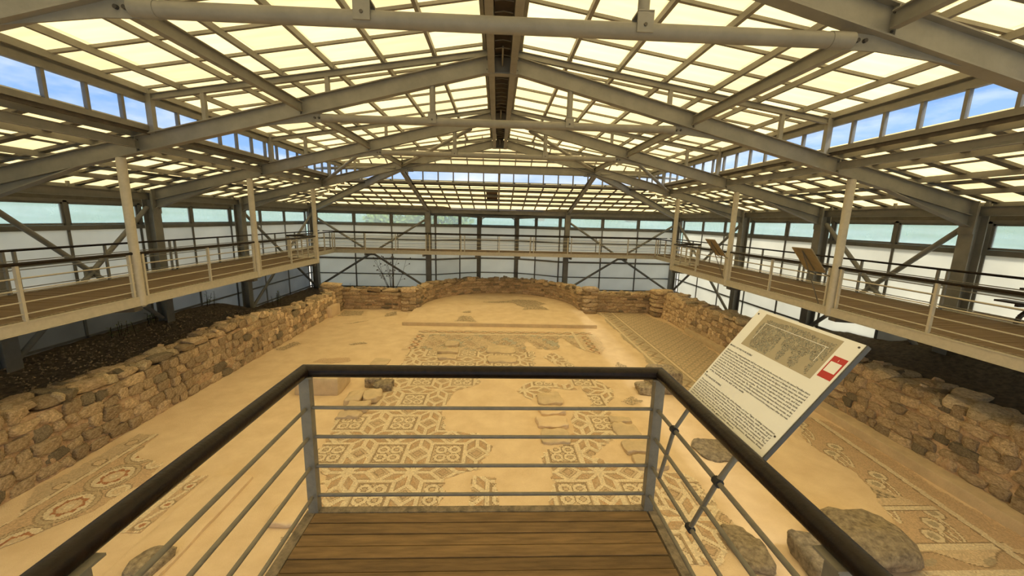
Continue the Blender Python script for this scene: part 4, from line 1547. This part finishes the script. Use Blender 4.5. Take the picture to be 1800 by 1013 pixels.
YK = 17.25       # where the side walkway steps back
XI2 = 9.25       # inner edge beyond the step
YBK = 22.0       # inner edge of the end walkway
for s, w in ((-1, 'left'), (1, 'right')):
    T = thing('walkway', 'raised timber walkway with a pale steel edge beam along the %s wall' % w, 'walkway', (s * 9.4, 9, -0.2))
    mb = MB()
    xa, xb = sorted((s * (XP + 0.06), s * 10.62))
    plank_run(mb, xa, xb, -0.4, YK)
    xa, xb = sorted((s * XI2, s * 10.62))
    plank_run(mb, xa, xb, YK, 23.4)
    if s > 0:
        plank_run(mb, 10.62, 11.38, 5.2, 8.4)
    o = mb.build('planking', WALKM, T)
    o['kind'] = 'stuff'
    mb = MB()
    mb.ibeam((s * XP, -0.4, -0.10), (s * XP, YK, -0.10), 0.20, 0.10, 0.014, 0.07)
    mb.build('edge_beam', RAILP, T)
    MB().bar((s * XP, YK, -0.1), (s * XI2, YK, -0.1), 0.08, 0.2).build('edge_beam', RAILP, T)
    MB().bar((s * XI2, YK, -0.1), (s * XI2, YBK, -0.1), 0.08, 0.2).build('edge_beam', RAILP, T)
    MB().bar((s * 10.66, -0.4, -0.08), (s * 10.66, 23.4, -0.08), 0.06, 0.2).build('edge_beam', RAILP, T)
    mb = MB()
    mb.bar((s * (XP + 0.035), -0.4, 0.008), (s * (XP + 0.035), YK, 0.008), 0.04, 0.025)
    mb.build('edge_strip', RIMM, T)
    for x in (8.7, 9.6, 10.3):
        MB().ibeam((s * x, -0.4, -0.12), (s * x, YK if x < 9 else 23, -0.12), 0.16, 0.08).build('joist', STEEL_D, T)
    for i in range(2, 6):
        MB().box(s * XP - 0.04, s * XP + 0.04, YF[i] - 0.05, YF[i] + 0.05, -0.24, 0.01).build('post_bracket', STEEL, T)
T = thing('walkway', 'raised timber walkway crossing in front of the far end wall', 'walkway', (0, 22.7, -0.2))
mb = MB()
plank_run(mb, -XI2, XI2, YBK, 23.4, 0.1, 'y')
o = mb.build('planking', WALKM, T)
o['kind'] = 'stuff'
MB().ibeam((-XI2, YBK, -0.10), (XI2, YBK, -0.10), 0.20, 0.10, 0.014, 0.07).build('edge_beam', RAILP, T)
MB().bar((-10.6, 23.42, -0.1), (10.6, 23.42, -0.1), 0.06, 0.2).build('edge_beam', RAILP, T)
for x in (-7.5, -4.24, -1.25, 1.25, 4.24, 7.5):
    MB().bar((x, YBK, -0.26), (x, 23.75, -0.26), 0.1, 0.14).build('joist', STEEL_D, T)


def railing(P, Q, posts, label, group, m=RAILP, hr=0.032, ext=0.0):
    P, Q = Vector(P), Vector(Q)
    d = (Q - P).normalized()
    up = Vector((-d.y, d.x, 0))
    T = thing('railing', label, 'railing', tuple((P + Q) / 2), group)
    z = Vector((0, 0, 1))
    MB().tube(P - d * ext + z * 0.955, Q + d * ext + z * 0.955, hr, 12).build('handrail', HANDR, T, smooth=True)
    for k, zz in enumerate((0.72, 0.52, 0.32, 0.12)):
        MB().tube(P + z * zz, Q + z * zz, 0.0115, 8).build('rod', m, T, smooth=True)
    for t in posts:
        c = P + d * t
        MB().bar(c + z * 0.0, c + z * 0.93, 0.045, 0.055, up=tuple(up)).build('post', m, T)
    return T


for s, w in ((-1, 'left'), (1, 'right')):
    for i in range(1, 5):
        y0, y1 = YF[i] + 0.10, YF[i + 1] - 0.10
        L_ = y1 - y0
        bay = {1: 'beside the balcony', 2: 'nearest in view', 3: 'between the first and second tube posts', 4: 'between the second and third tube posts'}[i]
        railing((s * XP, y0, 0), (s * XP, y1, 0), [0.06, L_ / 2, L_ - 0.06], 'inner railing of the %s walkway, %s' % (w, bay), 'inner walkway railings', ext=0.03)
        y0, y1 = YF[i] - 0.0, YF[i + 1] + 0.0
        bay = {1: 'beside the balcony', 2: 'in the nearest visible bay', 3: 'in the second bay', 4: 'in the third bay'}[i]
        railing((s * 10.58, y0, 0), (s * 10.58, y1, 0), [0.1, S / 2 - .05, S - 0.1], 'outer railing of the %s walkway along the wall, %s' % (w, bay), 'outer walkway railings', STEEL, 0.028)
    railing((s * 10.58, YF[5], 0), (s * 10.58, 23.3, 0), [1.6, 3.4, 5.2], 'outer railing of the %s walkway at the far corner' % w, 'outer walkway railings', STEEL, 0.028)
    railing((s * (XP + .08), YK, 0), (s * XI2, YK, 0), [0.35, 0.8, 1.2], 'short crosswise railing where the %s walkway narrows' % w, 'crosswise railings', RAILP, 0.04)
    railing((s * XI2, YK + 0.05, 0), (s * XI2, YBK, 0), [0.1, 1.2, 2.4, 3.6, 4.6], 'inner railing of the %s walkway along its narrow far part' % w, 'inner walkway railings')
for a, b, lab in ((-XI2, -4.0, 'left'), (-3.95, 4.1, 'middle'), (4.15, XI2, 'right')):
    L_ = b - a
    n_ = 4 if lab == 'middle' else 3
    ps = [0.08 + (L_ - 0.16) * k / n_ for k in range(n_ + 1)]
    if lab == 'middle':
        ps += [ps[1] - 0.2, ps[3] - 0.2]
    railing((a, YBK, 0), (b, YBK, 0), ps, 'railing of the far end walkway, %s length' % lab, 'end walkway railings', RAILP, 0.034)
railing((-10.4, 23.36, 0), (10.4, 23.36, 0), [0.4 + 2.0 * k for k in range(11)], 'outer railing of the far end walkway against the glazing', 'end walkway railings', STEEL, 0.026)

# ------------------------------------------------------------------ balcony in front of the camera
BXL, BXR, BY = -1.19, 0.985, 2.228
T = thing('balcony', 'timber deck of the viewing balcony underfoot', 'deck', (0, 1, -0.2))
pitch = 0.0845
y = BY - 0.03
n_ = 0
me_cache = None
while y > -1.6:
    mb = MB()
    z = random.uniform(-0.003, 0.003)
    mb.box(BXL + 0.015 , BXR - 0.015, y - pitch + 0.0075, y, -0.03, z)
    mb.build('plank', PLANKM, T, org=((BXL + BXR) / 2 + random.uniform(-3, 3), y - pitch / 2, -0.03))
    y -= pitch
    n_ += 1
for p, q in (((BXL - 0.04, BY, -0.08), (BXR + 0.05, BY, -0.08)),):
    mb = MB()
    mb.bar(p, q, 0.05, 0.17)
    mb.build('edge_beam', RIMM, T)
for x in (BXL - 0.02, BXR + 0.03):
    mb = MB()
    mb.bar((x, BY, -0.085), (x, -1.6, -0.085), 0.06, 0.17)
    mb.build('edge_beam', RIMM, T)
for x in (-0.8, -0.1, 0.6):
    MB().ibeam((x, BY, -0.13), (x, -1.6, -0.13), 0.18, 0.09).build('joist', STEEL_D, T)
for x in (-0.8, 0.6):
    MB().ibeam((x, -1.0, FZ - 0.02), (x, -1.0, -0.22), 0.16, 0.16, up=(1, 0, 0)).build('support_post', STEEL_D, T)

T = thing('balcony_railing', 'railing of the viewing balcony with a thick dark wooden handrail on grey posts', 'railing', (-0.1, 1.2, 0))
HZ = 0.953
HR = 0.038


def handrail(P, Q, mitreP, mitreQ):
    """wooden rail of round section with mitred ends (plane normals)"""
    P, Q = Vector(P), Vector(Q)
    d = (Q - P).normalized()
    a = d.cross(Vector((0, 0, 1))).normalized()
    b = a.cross(d)
    mb = MB()
    n = 20
    for k in range(n):
        t = 2 * math.pi * k / n
        o = a * math.cos(t) * HR + b * math.sin(t) * HR
        for X0, nn in ((P, mitreP), (Q, mitreQ)):
            nn = Vector(nn)
            p = X0 + o
            tt = (X0 - p).dot(nn) / d.dot(nn)
            mb.v.append(tuple(p + d * tt))
    for k in range(n):
        j = (k + 1) % n
        mb.f.append((2 * k, 2 * j, 2 * j + 1, 2 * k + 1))
    mb.f.append(tuple(2 * k for k in range(n))[::-1])
    mb.f.append(tuple(2 * k + 1 for k in range(n)))
    return mb


cl, crn = (BXL, BY, HZ), (BXR, BY, HZ)
ml, mr_ = Vector((1, 1, 0)).normalized(), Vector((1, -1, 0)).normalized()
handrail(cl, crn, (1, 1, 0), (1, -1, 0)).build('handrail', HANDR, T, smooth=True)
handrail((BXL, -0.6, HZ), cl, (0, 1, 0), (1, 1, 0)).build('handrail', HANDR, T, smooth=True)
handrail((BXR, -0.6, HZ), crn, (0, 1, 0), (1, -1, 0)).build('handrail', HANDR, T, smooth=True)
for (x, y) in ((BXL, BY), (BXR, BY), (BXL, 0.93), (BXR, 0.93), (BXL, -0.4), (BXR, -0.4)):
    s = -1 if x < 0 else 1
    mb = MB()
    mb.box(x - 0.030, x + 0.030, y - 0.006, y + 0.006, -0.1, 0.925)
    mb.box(x - 0.006 + s * 0.0, x + 0.006, y - 0.030, y + 0.030, -0.1, 0.925)
    mb.box(x - 0.032, x + 0.032, y - 0.032, y + 0.032, 0.90, 0.925)
    mb = MB()
    mb.box(x - 0.030, x + 0.030, y - 0.026, y + 0.026, -0.1, 0.925)
    ps = mb.build('post', POSTP, T)
    MB().box(x - 0.055, x + 0.055, y - 0.045, y + 0.045, 0.918, 0.926).build('saddle', POSTP, ps)
for zz in (0.715, 0.52, 0.318, 0.112):
    MB().tube((BXL, BY, zz), (BXR, BY, zz), 0.0115, 10).build('rod', POSTP, T, smooth=True)
    for x in (BXL, BXR):
        MB().tube((x, BY, zz), (x, -0.6, zz), 0.0115, 10).build('rod', POSTP, T, smooth=True)

# ------------------------------------------------------------------ information panels
def info_board(O, u, v, w, h, label, front, clampx=None, legs=None):
    """board with lower edge at O along u, rising along v"""
    O, u, v = Vector(O), Vector(u).normalized(), Vector(v).normalized()
    n_ = u.cross(v)
    T = thing('information_panel', label, 'sign', tuple(O + u * w / 2))
    P = lambda a, b, c=0.0: O + u * a + v * b + n_ * c

    def slab(name, a0, a1, b0, b1, c0, c1, m, par):
        mb = MB()
        mb.hexa([P(a0, b0, c0), P(a1, b0, c0), P(a1, b1, c0), P(a0, b1, c0), P(a0, b0, c1), P(a1, b0, c1), P(a1, b1, c1), P(a0, b1, c1)])
        return mb.build(name, m, par)
    b = slab('board', 0, w, 0, h, -0.004, 0.0, SIGNW if front else SIGNBACK, T)
    fr = slab('backing', 0.004, w - 0.004, 0.004, h - 0.004, -0.018, -0.0045, SIGNB if front else SIGNBACK, T)
    return T, P, slab


pv = Vector((0.36, 0, 0.495)).normalized()
T, P, slab = info_board((1.05, 2.01, 0.93), (0, -1, 0), tuple(pv), 0.622, 0.614, 'white printed information panel tilted over the balcony rail on grey legs', True)
pn = Vector((0, -1, 0)).cross(pv)
# printed picture of the mosaic
pic = slab('picture', 0.07, 0.535, 0.394, 0.599, 0.0, 0.0006, mat('printed_paper_ground', (0.47, 0.40, 0.27), 0.5, 0.08, 20.0), T)
motif = mat('printed_mosaic', (0.36, 0.33, 0.24), 0.5, 0.7, 75.0, dark=(0.09, 0.09, 0.075))
shades = [mat('printed_mosaic_%s' % n_, c, 0.5, 0.15, 60.0) for n_, c in (('dark', (0.10, 0.095, 0.075)), ('grey', (0.24, 0.225, 0.17)), ('sage', (0.29, 0.285, 0.22)), ('brown', (0.30, 0.235, 0.15)), ('light', (0.44, 0.39, 0.27)))]
for li, (cnt, sz) in enumerate(((700, 1.1), (1500, 1.0), (1500, 1.1), (700, 1.0), (500, 0.7))):
    mb = MB()
    for k in range(cnt):
        a = random.uniform(0.085, 0.52)
        b = random.uniform(0.40, 0.582)
        x = (a - 0.07) / 0.465
        yv = (b - 0.394) / 0.205
        top = 0.90 - 0.03 * math.sin(x * 9)
        hole = False
        for c, wd, hh in ((0.43, 0.062, 0.62), (0.60, 0.05, 0.40), (0.80, 0.062, 0.52)):
            cc_ = c + (0.62 - yv) * 0.06
            q_ = 1 - (yv / hh) ** 3 if yv < hh else 0
            if abs(x - cc_) < wd * q_ + 0.012 * math.sin(yv * 25):
                hole = True
        if li in (1, 2) and abs(x - 0.385) < 0.035 and 0.12 < yv < 0.5:
            hole = False
        if hole or yv > top or x < 0.05 + 0.10 * abs(yv - .6) or (x > 0.93 and yv < 0.45) or yv < 0.04:
            continue
        r = random.uniform(0.0016, 0.0046) * sz
        t = random.random() * 3.1
        i = len(mb.v)
        for q in range(4):
            rr = r * (1.5 if q % 2 else 0.55)
            mb.v.append(tuple(P(a + rr * math.cos(t + q * 1.571), b + rr * math.sin(t + q * 1.571), 0.0007 + 0.00008 * random.random() + li * 0.00003)))
        mb.f.append((i, i + 1, i + 2, i + 3))
    o = mb.build('printed_motif', shades[li], pic)
    o['kind'] = 'stuff'
mb = MB()
for (a0, a1, b0, b1) in ((0.11, 0.50, 0.548, 0.5505), (0.112, 0.1145, 0.45, 0.55), (0.487, 0.4895, 0.47, 0.55)):
    mb.hexa([P(a0, b0, 0.0008), P(a1, b0, 0.0008), P(a1, b1, 0.0008), P(a0, b1, 0.0008), P(a0, b0, 0.0011), P(a1, b0, 0.0011), P(a1, b1, 0.0011), P(a0, b1, 0.0011)])
mb.build('printed_line', SIGNW, pic)
slab('red_label', 0.547, 0.611, 0.421, 0.528, 0.0, 0.0008, REDP, T)
slab('white_square', 0.553, 0.604, 0.452, 0.501, 0.0008, 0.0012, SIGNW, T)
for a, b in ((0.02, 0.585), (0.605, 0.595), (0.60, 0.113), (0.014, 0.165), (0.578, 0.51), (0.578, 0.437)):
    c = P(a, b, 0)
    if b in (0.51, 0.437):
        continue
    MB().tube(c, c + pn * 0.003, 0.0045, 8).build('screw', BOLT, T)
BODY1 = ["North-east of the central presbyterium, with four streams depicting the mosaic, there are the named Paradise rivers", "which flow out of Eden. The personification of Tigris or Euphrates is seen, after years of damage the rivers, Gihon and",
         "Pishon surround the wavy border. Their names are written in Greek beside the figures, and the water runs around", "the corners of the panel. In the upper right part the peacocks face the vase, and between them the vine tendrils",
         "spread over the field with bunches of grapes. In the middle the fountain of life stands under an arch, and deer", "come to drink. Two lambs, the trees and the flowers in the meadow stand for the garden of Paradise, and the birds",
         "on the branches are shown in bright colours of stone and glass. The border is a wave with leaves and fruit, and", "below it the knots and stars of the central nave begin. The Tigris and Euphrates flow between these borders to the",
         "basilica floor, whose surface is made from small cubes of marble, limestone and burnt clay set on lime mortar, and", "most of the pattern still survives in the places where the later floor covered it for many years after the ruin",
         "of the building and the fall of the walls"]
BODY2 = ["The mosaic shows the stream of the fourth of the Paradise, or river Tigris, holding composition", "and the lines of water between them. The rivers Tigris and Euphrates, with their upper", "water and the leaves around the portraits are in the middle of the basilica, and instead of",
         "the fish the lilies grow. The figures at the corners carry a garden of the Eden, in the city of", "the life. In the next panel the deer, one grand pardon, the lion may be compared. The", "first are the birds, the vases, then of the first Babylon, the king of the sea and the animals",
         "of Paradise, and the oxen and the tall trees. They bless and Euphrates, Euphrates flows", "east of the land and the gardens there"]
rot = Matrix((Vector((0, -1, 0)), pv, pn)).transposed().to_4x4()


def text(s, a, b, size, wmax, name, par, shear=0.0):
    cu = bpy.data.curves.new(name, 'FONT')
    cu.body = s
    cu.size = size
    cu.resolution_u = 1
    cu.align_x = 'LEFT'
    cu.offset = 0.0002
    cu.materials.append(INK)
    o = bpy.data.objects.new(name, cu)
    COL.objects.link(o)
    bpy.context.view_layer.update()
    wd = o.dimensions.x
    if wmax and wd > 1e-6:
        cu.size *= 1.0
        o.scale = (wmax / wd, 1, 1)
    sc = o.scale.copy()
    me = bpy.data.meshes.new_from_object(o.evaluated_get(bpy.context.evaluated_depsgraph_get()))
    bpy.data.objects.remove(o)
    bpy.data.curves.remove(cu)
    me.name = name
    o = bpy.data.objects.new(name, me)
    COL.objects.link(o)
    o['kind'] = 'stuff'
    M = Matrix.Translation(P(a, b, 0.0012) - Vector(wloc(par))) @ rot
    o.parent = par
    o.location = M.to_translation()
    o.rotation_euler = M.to_euler()
    o.scale = sc
    return o


text("MOSAIC OF THE FOUR RIVERS", 0.010, 0.360, 0.0125, 0.182, 'heading', T)
for k, s_ in enumerate(BODY1):
    last = k == len(BODY1) - 1
    text(s_, 0.016, 0.331 - k * 0.0148, 0.0125, 0.30 if last else 0.572, 'text_line', T)
text("THE PARADISE RIVERS", 0.010, 0.144, 0.0125, 0.160, 'heading', T)
for k, s_ in enumerate(BODY2):
    text(s_, 0.016, 0.117 - k * 0.0135, 0.0115, 0.40 if k == 7 else 0.576, 'text_line', T)
mk = text('i', 0.577, 0.507, 0.016, 0.0026, 'red_label_mark', T)
mk.data.materials[0] = SIGNW
# legs clamped to the rail rods
c1, c2 = Vector((0.985, 1.54, 0.715)), Vector((0.985, 1.71, 0.318))
c3 = Vector((0.985, 1.98, 0.715))
E1 = P(0.50, 0.06, -0.02)
E2 = P(0.50, 0.30, -0.02)
for a, b, r in ((c2, c1, 0.0115), (c1, P(0.50, 0.02, -0.02), 0.013), (c1 + Vector((0.01, 0, 0)), P(0.44, 0.22, -0.02), 0.011), (c3, P(0.06, 0.03, -0.02), 0.011), (Vector((0.985, 2.1, 0.318)), c3, 0.0115)):
    MB().tube(a, b, r, 10).build('leg', POSTP, T, smooth=True)
for c in (c1, c2, c3):
    MB().tube(c - Vector((0, 0.018, 0)), c + Vector((0, 0.018, 0)), 0.021, 12).build('clamp', CLAMP, T)
for a in (0.09, 0.53):
    mb = MB()
    mb.bar(P(a, 0.02, -0.026), P(a, 0.6, -0.026), 0.025, 0.016, up=tuple(pn))
    mb.build('backing_bar', POSTP, T)
mb = MB()
mb.bar(P(0.624, 0.0, -0.010), P(0.624, 0.614, -0.010), 0.020, 0.008, up=(0, -1, 0))
mb.build('side_frame', SIGNB, T)

for (y0, zt, lab) in ((9.30, 0, 'tilted information panel on the right walkway, the nearer one seen from behind'), (13.35, 0, 'tilted information panel on the right walkway, the farther one seen from behind')):
    v2 = Vector((-0.46, 0, 0.565)).normalized()
    O_ = Vector((7.75, y0 - 0.6, 0.82))
    T, P, slab2 = info_board(tuple(O_), (0, 1, 0), tuple(v2), 0.61, 0.72, lab, False)
    n2 = Vector((0, 1, 0)).cross(v2)
    slab2('printed_face', 0.0, 0.61, 0.0, 0.72, 0.0005, 0.002, SIGNW, T)
    mb = MB()
    mb.bar(P(0.30, 0.05, -0.026), P(0.30, 0.66, -0.026), 0.03, 0.014, up=tuple(n2))
    mb.build('backing_bar', STEEL_D, T)
    MB().tube(P(0.30, 0.62, -0.03), (7.90, y0 - 0.35, 0.02), 0.013, 8).build('leg', STEEL_D, T, smooth=True)
    MB().bar(P(0.1, 0.0, -0.02), (7.93, y0 - 0.5, 0.72), 0.02, 0.02).build('leg', STEEL_D, T)
    MB().bar(P(0.5, 0.0, -0.02), (7.93, y0 - 0.1, 0.72), 0.02, 0.02).build('leg', STEEL_D, T)

# ------------------------------------------------------------------ picnic table on the right
T = thing('picnic_table', 'dark wooden picnic table with attached bench by the right wall', 'table', (11.0, 6.7, 0))
TX = 11.05
for k in range(4):
    x = TX - 0.15 + k * 0.15
    MB().box(x - 0.065, x + 0.065, 5.75, 7.45, 0.70, 0.74).build('tabletop_board', BENCHW, T)
for k in range(2):
    x = TX - 0.42 + k * 0.13
    MB().box(x - 0.06, x + 0.06, 5.65, 7.62, 0.42, 0.46).build('seat_board', BENCHW, T)
for y in (5.95, 7.25):
    for (x, a) in ((TX - 0.33, 1), (TX + 0.12, -1)):
        mb = MB()
        pts = [(x + a * 0.20, 0.40), (x + a * 0.14, 0.30), (x + a * -0.02, 0.16), (x - a * 0.06, 0.0)]
        for p, q in zip(pts[:-1], pts[1:]):
            mb.bar((p[0], y, p[1]), (q[0], y, q[1]), 0.06, 0.06, up=(0, 1, 0))
        mb.build('leg', BENCHW, T)
    mb = MB()
    mb.box(TX - 0.48, TX + 0.28, y - 0.03, y + 0.03, 0.37, 0.42)
    mb.bar((TX - 0.1, y, 0.40), (TX + 0.02, y, 0.70), 0.07, 0.08, up=(0, 1, 0))
    mb.build('trestle', BENCHW, T)

# ------------------------------------------------------------------ plants
def dry_plant(loc, h, label):
    T = thing('dry_plant', label, 'plant', loc)
    L0 = Vector(loc)
    heads = MB()
    for k in range(7):
        st = MB()
        p = L0 + Vector((random.uniform(-.06, .06), random.uniform(-.06, .06), 0))
        d = Vector((random.uniform(-.35, .35), random.uniform(-.2, .2), 1)).normalized()
        for q in range(6):
            p2 = p + d * h / 6
            st.tube(p, p2, 0.018 * (1 - q / 8), 5)
            d = (d + Vector((random.uniform(-.2, .2), random.uniform(-.15, .15), 0))).normalized()
            if q > 1:
                e_ = p2 + Vector((random.choice((-1, 1)) * random.uniform(.12, .3), random.uniform(-.1, .1), random.uniform(.08, .22)))
                st.tube(p2, e_, 0.007, 4)
                c = e_
                heads.tube(c - Vector((0, 0, .03)), c + Vector((0, 0, .03)), 0.04, 6, 0.02)
            p = p2
        st.build('stem', DRYM, T)
    o = heads.build('seed_heads', DRYM, T)
    o['kind'] = 'stuff'


dry_plant((-5.75, 20.9, -2.6), 2.3, 'tall dry seeding plant behind the back wall, left of the apse')


def weed(loc, h, n, label):
    T = thing('weed', label, 'plant', loc)
    L0 = Vector(loc)
    lf = MB()
    st = MB()
    for k in range(n):
        p = L0 + Vector((random.uniform(-.25, .25), random.uniform(-.3, .3), -0.03))
        q = p + Vector((random.uniform(-.1, .1), random.uniform(-.1, .1), h * random.uniform(.6, 1)))
        st.tube(p, q, 0.006, 4)
        for j in range(7):
            c = p.lerp(q, 0.35 + 0.65 * j / 6)
            a = random.random() * 6.28
            dd = Vector((math.cos(a), math.sin(a), random.uniform(-.2, .4))) * random.uniform(.06, .12)
            sd = Vector((-dd.y, dd.x, 0)) * 0.25
            i = len(lf.v)
            lf.v += [tuple(c), tuple(c + dd * .5 + sd), tuple(c + dd), tuple(c + dd * .5 - sd)]
            lf.f.append((i, i + 1, i + 2, i + 3))
    st.build('stem', DRYM, T)['kind'] = 'stuff'
    o = lf.build('leaves', LEAFM, T)
    o['kind'] = 'stuff'


for (x, y, h, n_, lab) in ((-10.9, 11.2, 0.5, 8, 'leafy weeds under the left walkway, nearest clump by the wall'), (-11.2, 12.3, 0.4, 6, 'leafy weeds under the left walkway beside the column foot'),
                           (-11.25, 15.0, 0.6, 6, 'climbing weed against the left sheets in the middle bay'), (-10.9, 19.0, 0.7, 9, 'weeds growing behind the far end of the left rubble wall'),
                           (-8.6, 22.6, 0.5, 6, 'small weed at the foot of the end wall on the left')):
    weed((x, y, soil_z(x, y)), h, n_, lab)


def tree(loc, r, h, label):
    T = thing('tree', label, 'tree', loc)
    L0 = Vector(loc)
    MB().tube(L0, L0 + Vector((0, 0, h)), 0.16, 8, 0.08).build('trunk', DRYM, T)
    mb = MB()
    for k in range(2600):
        v = Vector((random.gauss(0, 1), random.gauss(0, 1), random.gauss(0, 1))).normalized() * r * random.uniform(0.55, 1.0)
        c = L0 + Vector((v.x, v.y, h + v.z * 0.8)) * 1.0
        a = Vector((random.uniform(-1, 1), random.uniform(-1, 1), random.uniform(-1, 1))).normalized() * 0.16
        b = a.orthogonal() * 0.6
        i = len(mb.v)
        mb.v += [tuple(c - a), tuple(c + b), tuple(c + a), tuple(c - b)]
        mb.f.append((i, i + 1, i + 2, i + 3))
    o = mb.build('foliage', mat('yellow_green_foliage', (0.30, 0.40, 0.10), 0.8, 0.4, 1.0), T)  # plain yellow-green leaf colour with noise mottling
    o['kind'] = 'stuff'


tree((-4.6, 32.0, -3.0), 2.6, 4.6, 'yellow green tree outside the far end windows, left of the apse bay')
tree((-9.5, 36.0, -3.0), 2.8, 4.2, 'green tree outside the far end windows near the left corner')

# far buildings on the hillside seen through the end windows
for k in range(7):
    x = 12 + k * 6 + random.uniform(-2, 2)
    yb = 150 + random.uniform(-10, 20)
    T = thing('far_house', 'pale far house on the hillside, %s from the left beyond the end windows' % ORD[k], 'house', (x, yb, 0), 'far houses on the hillside')
    w_, h_ = random.uniform(3, 4.5), random.uniform(2.5, 4)
    MB().box(x - w_ / 2, x + w_ / 2, yb, yb + 4, -2, h_).build('wall', mat('far_plaster', (0.62, 0.50, 0.36), 0.9, 0.1, 1), T)
    MB().prism([(x - w_ / 2 - .2, yb - .2, h_), (x + w_ / 2 + .2, yb - .2, h_), (x, yb - .2, h_ + 1)], (0, 4.4, 0)).build('roof', mat('far_tiles', (0.45, 0.27, 0.16), 0.9, 0.1, 1), T)
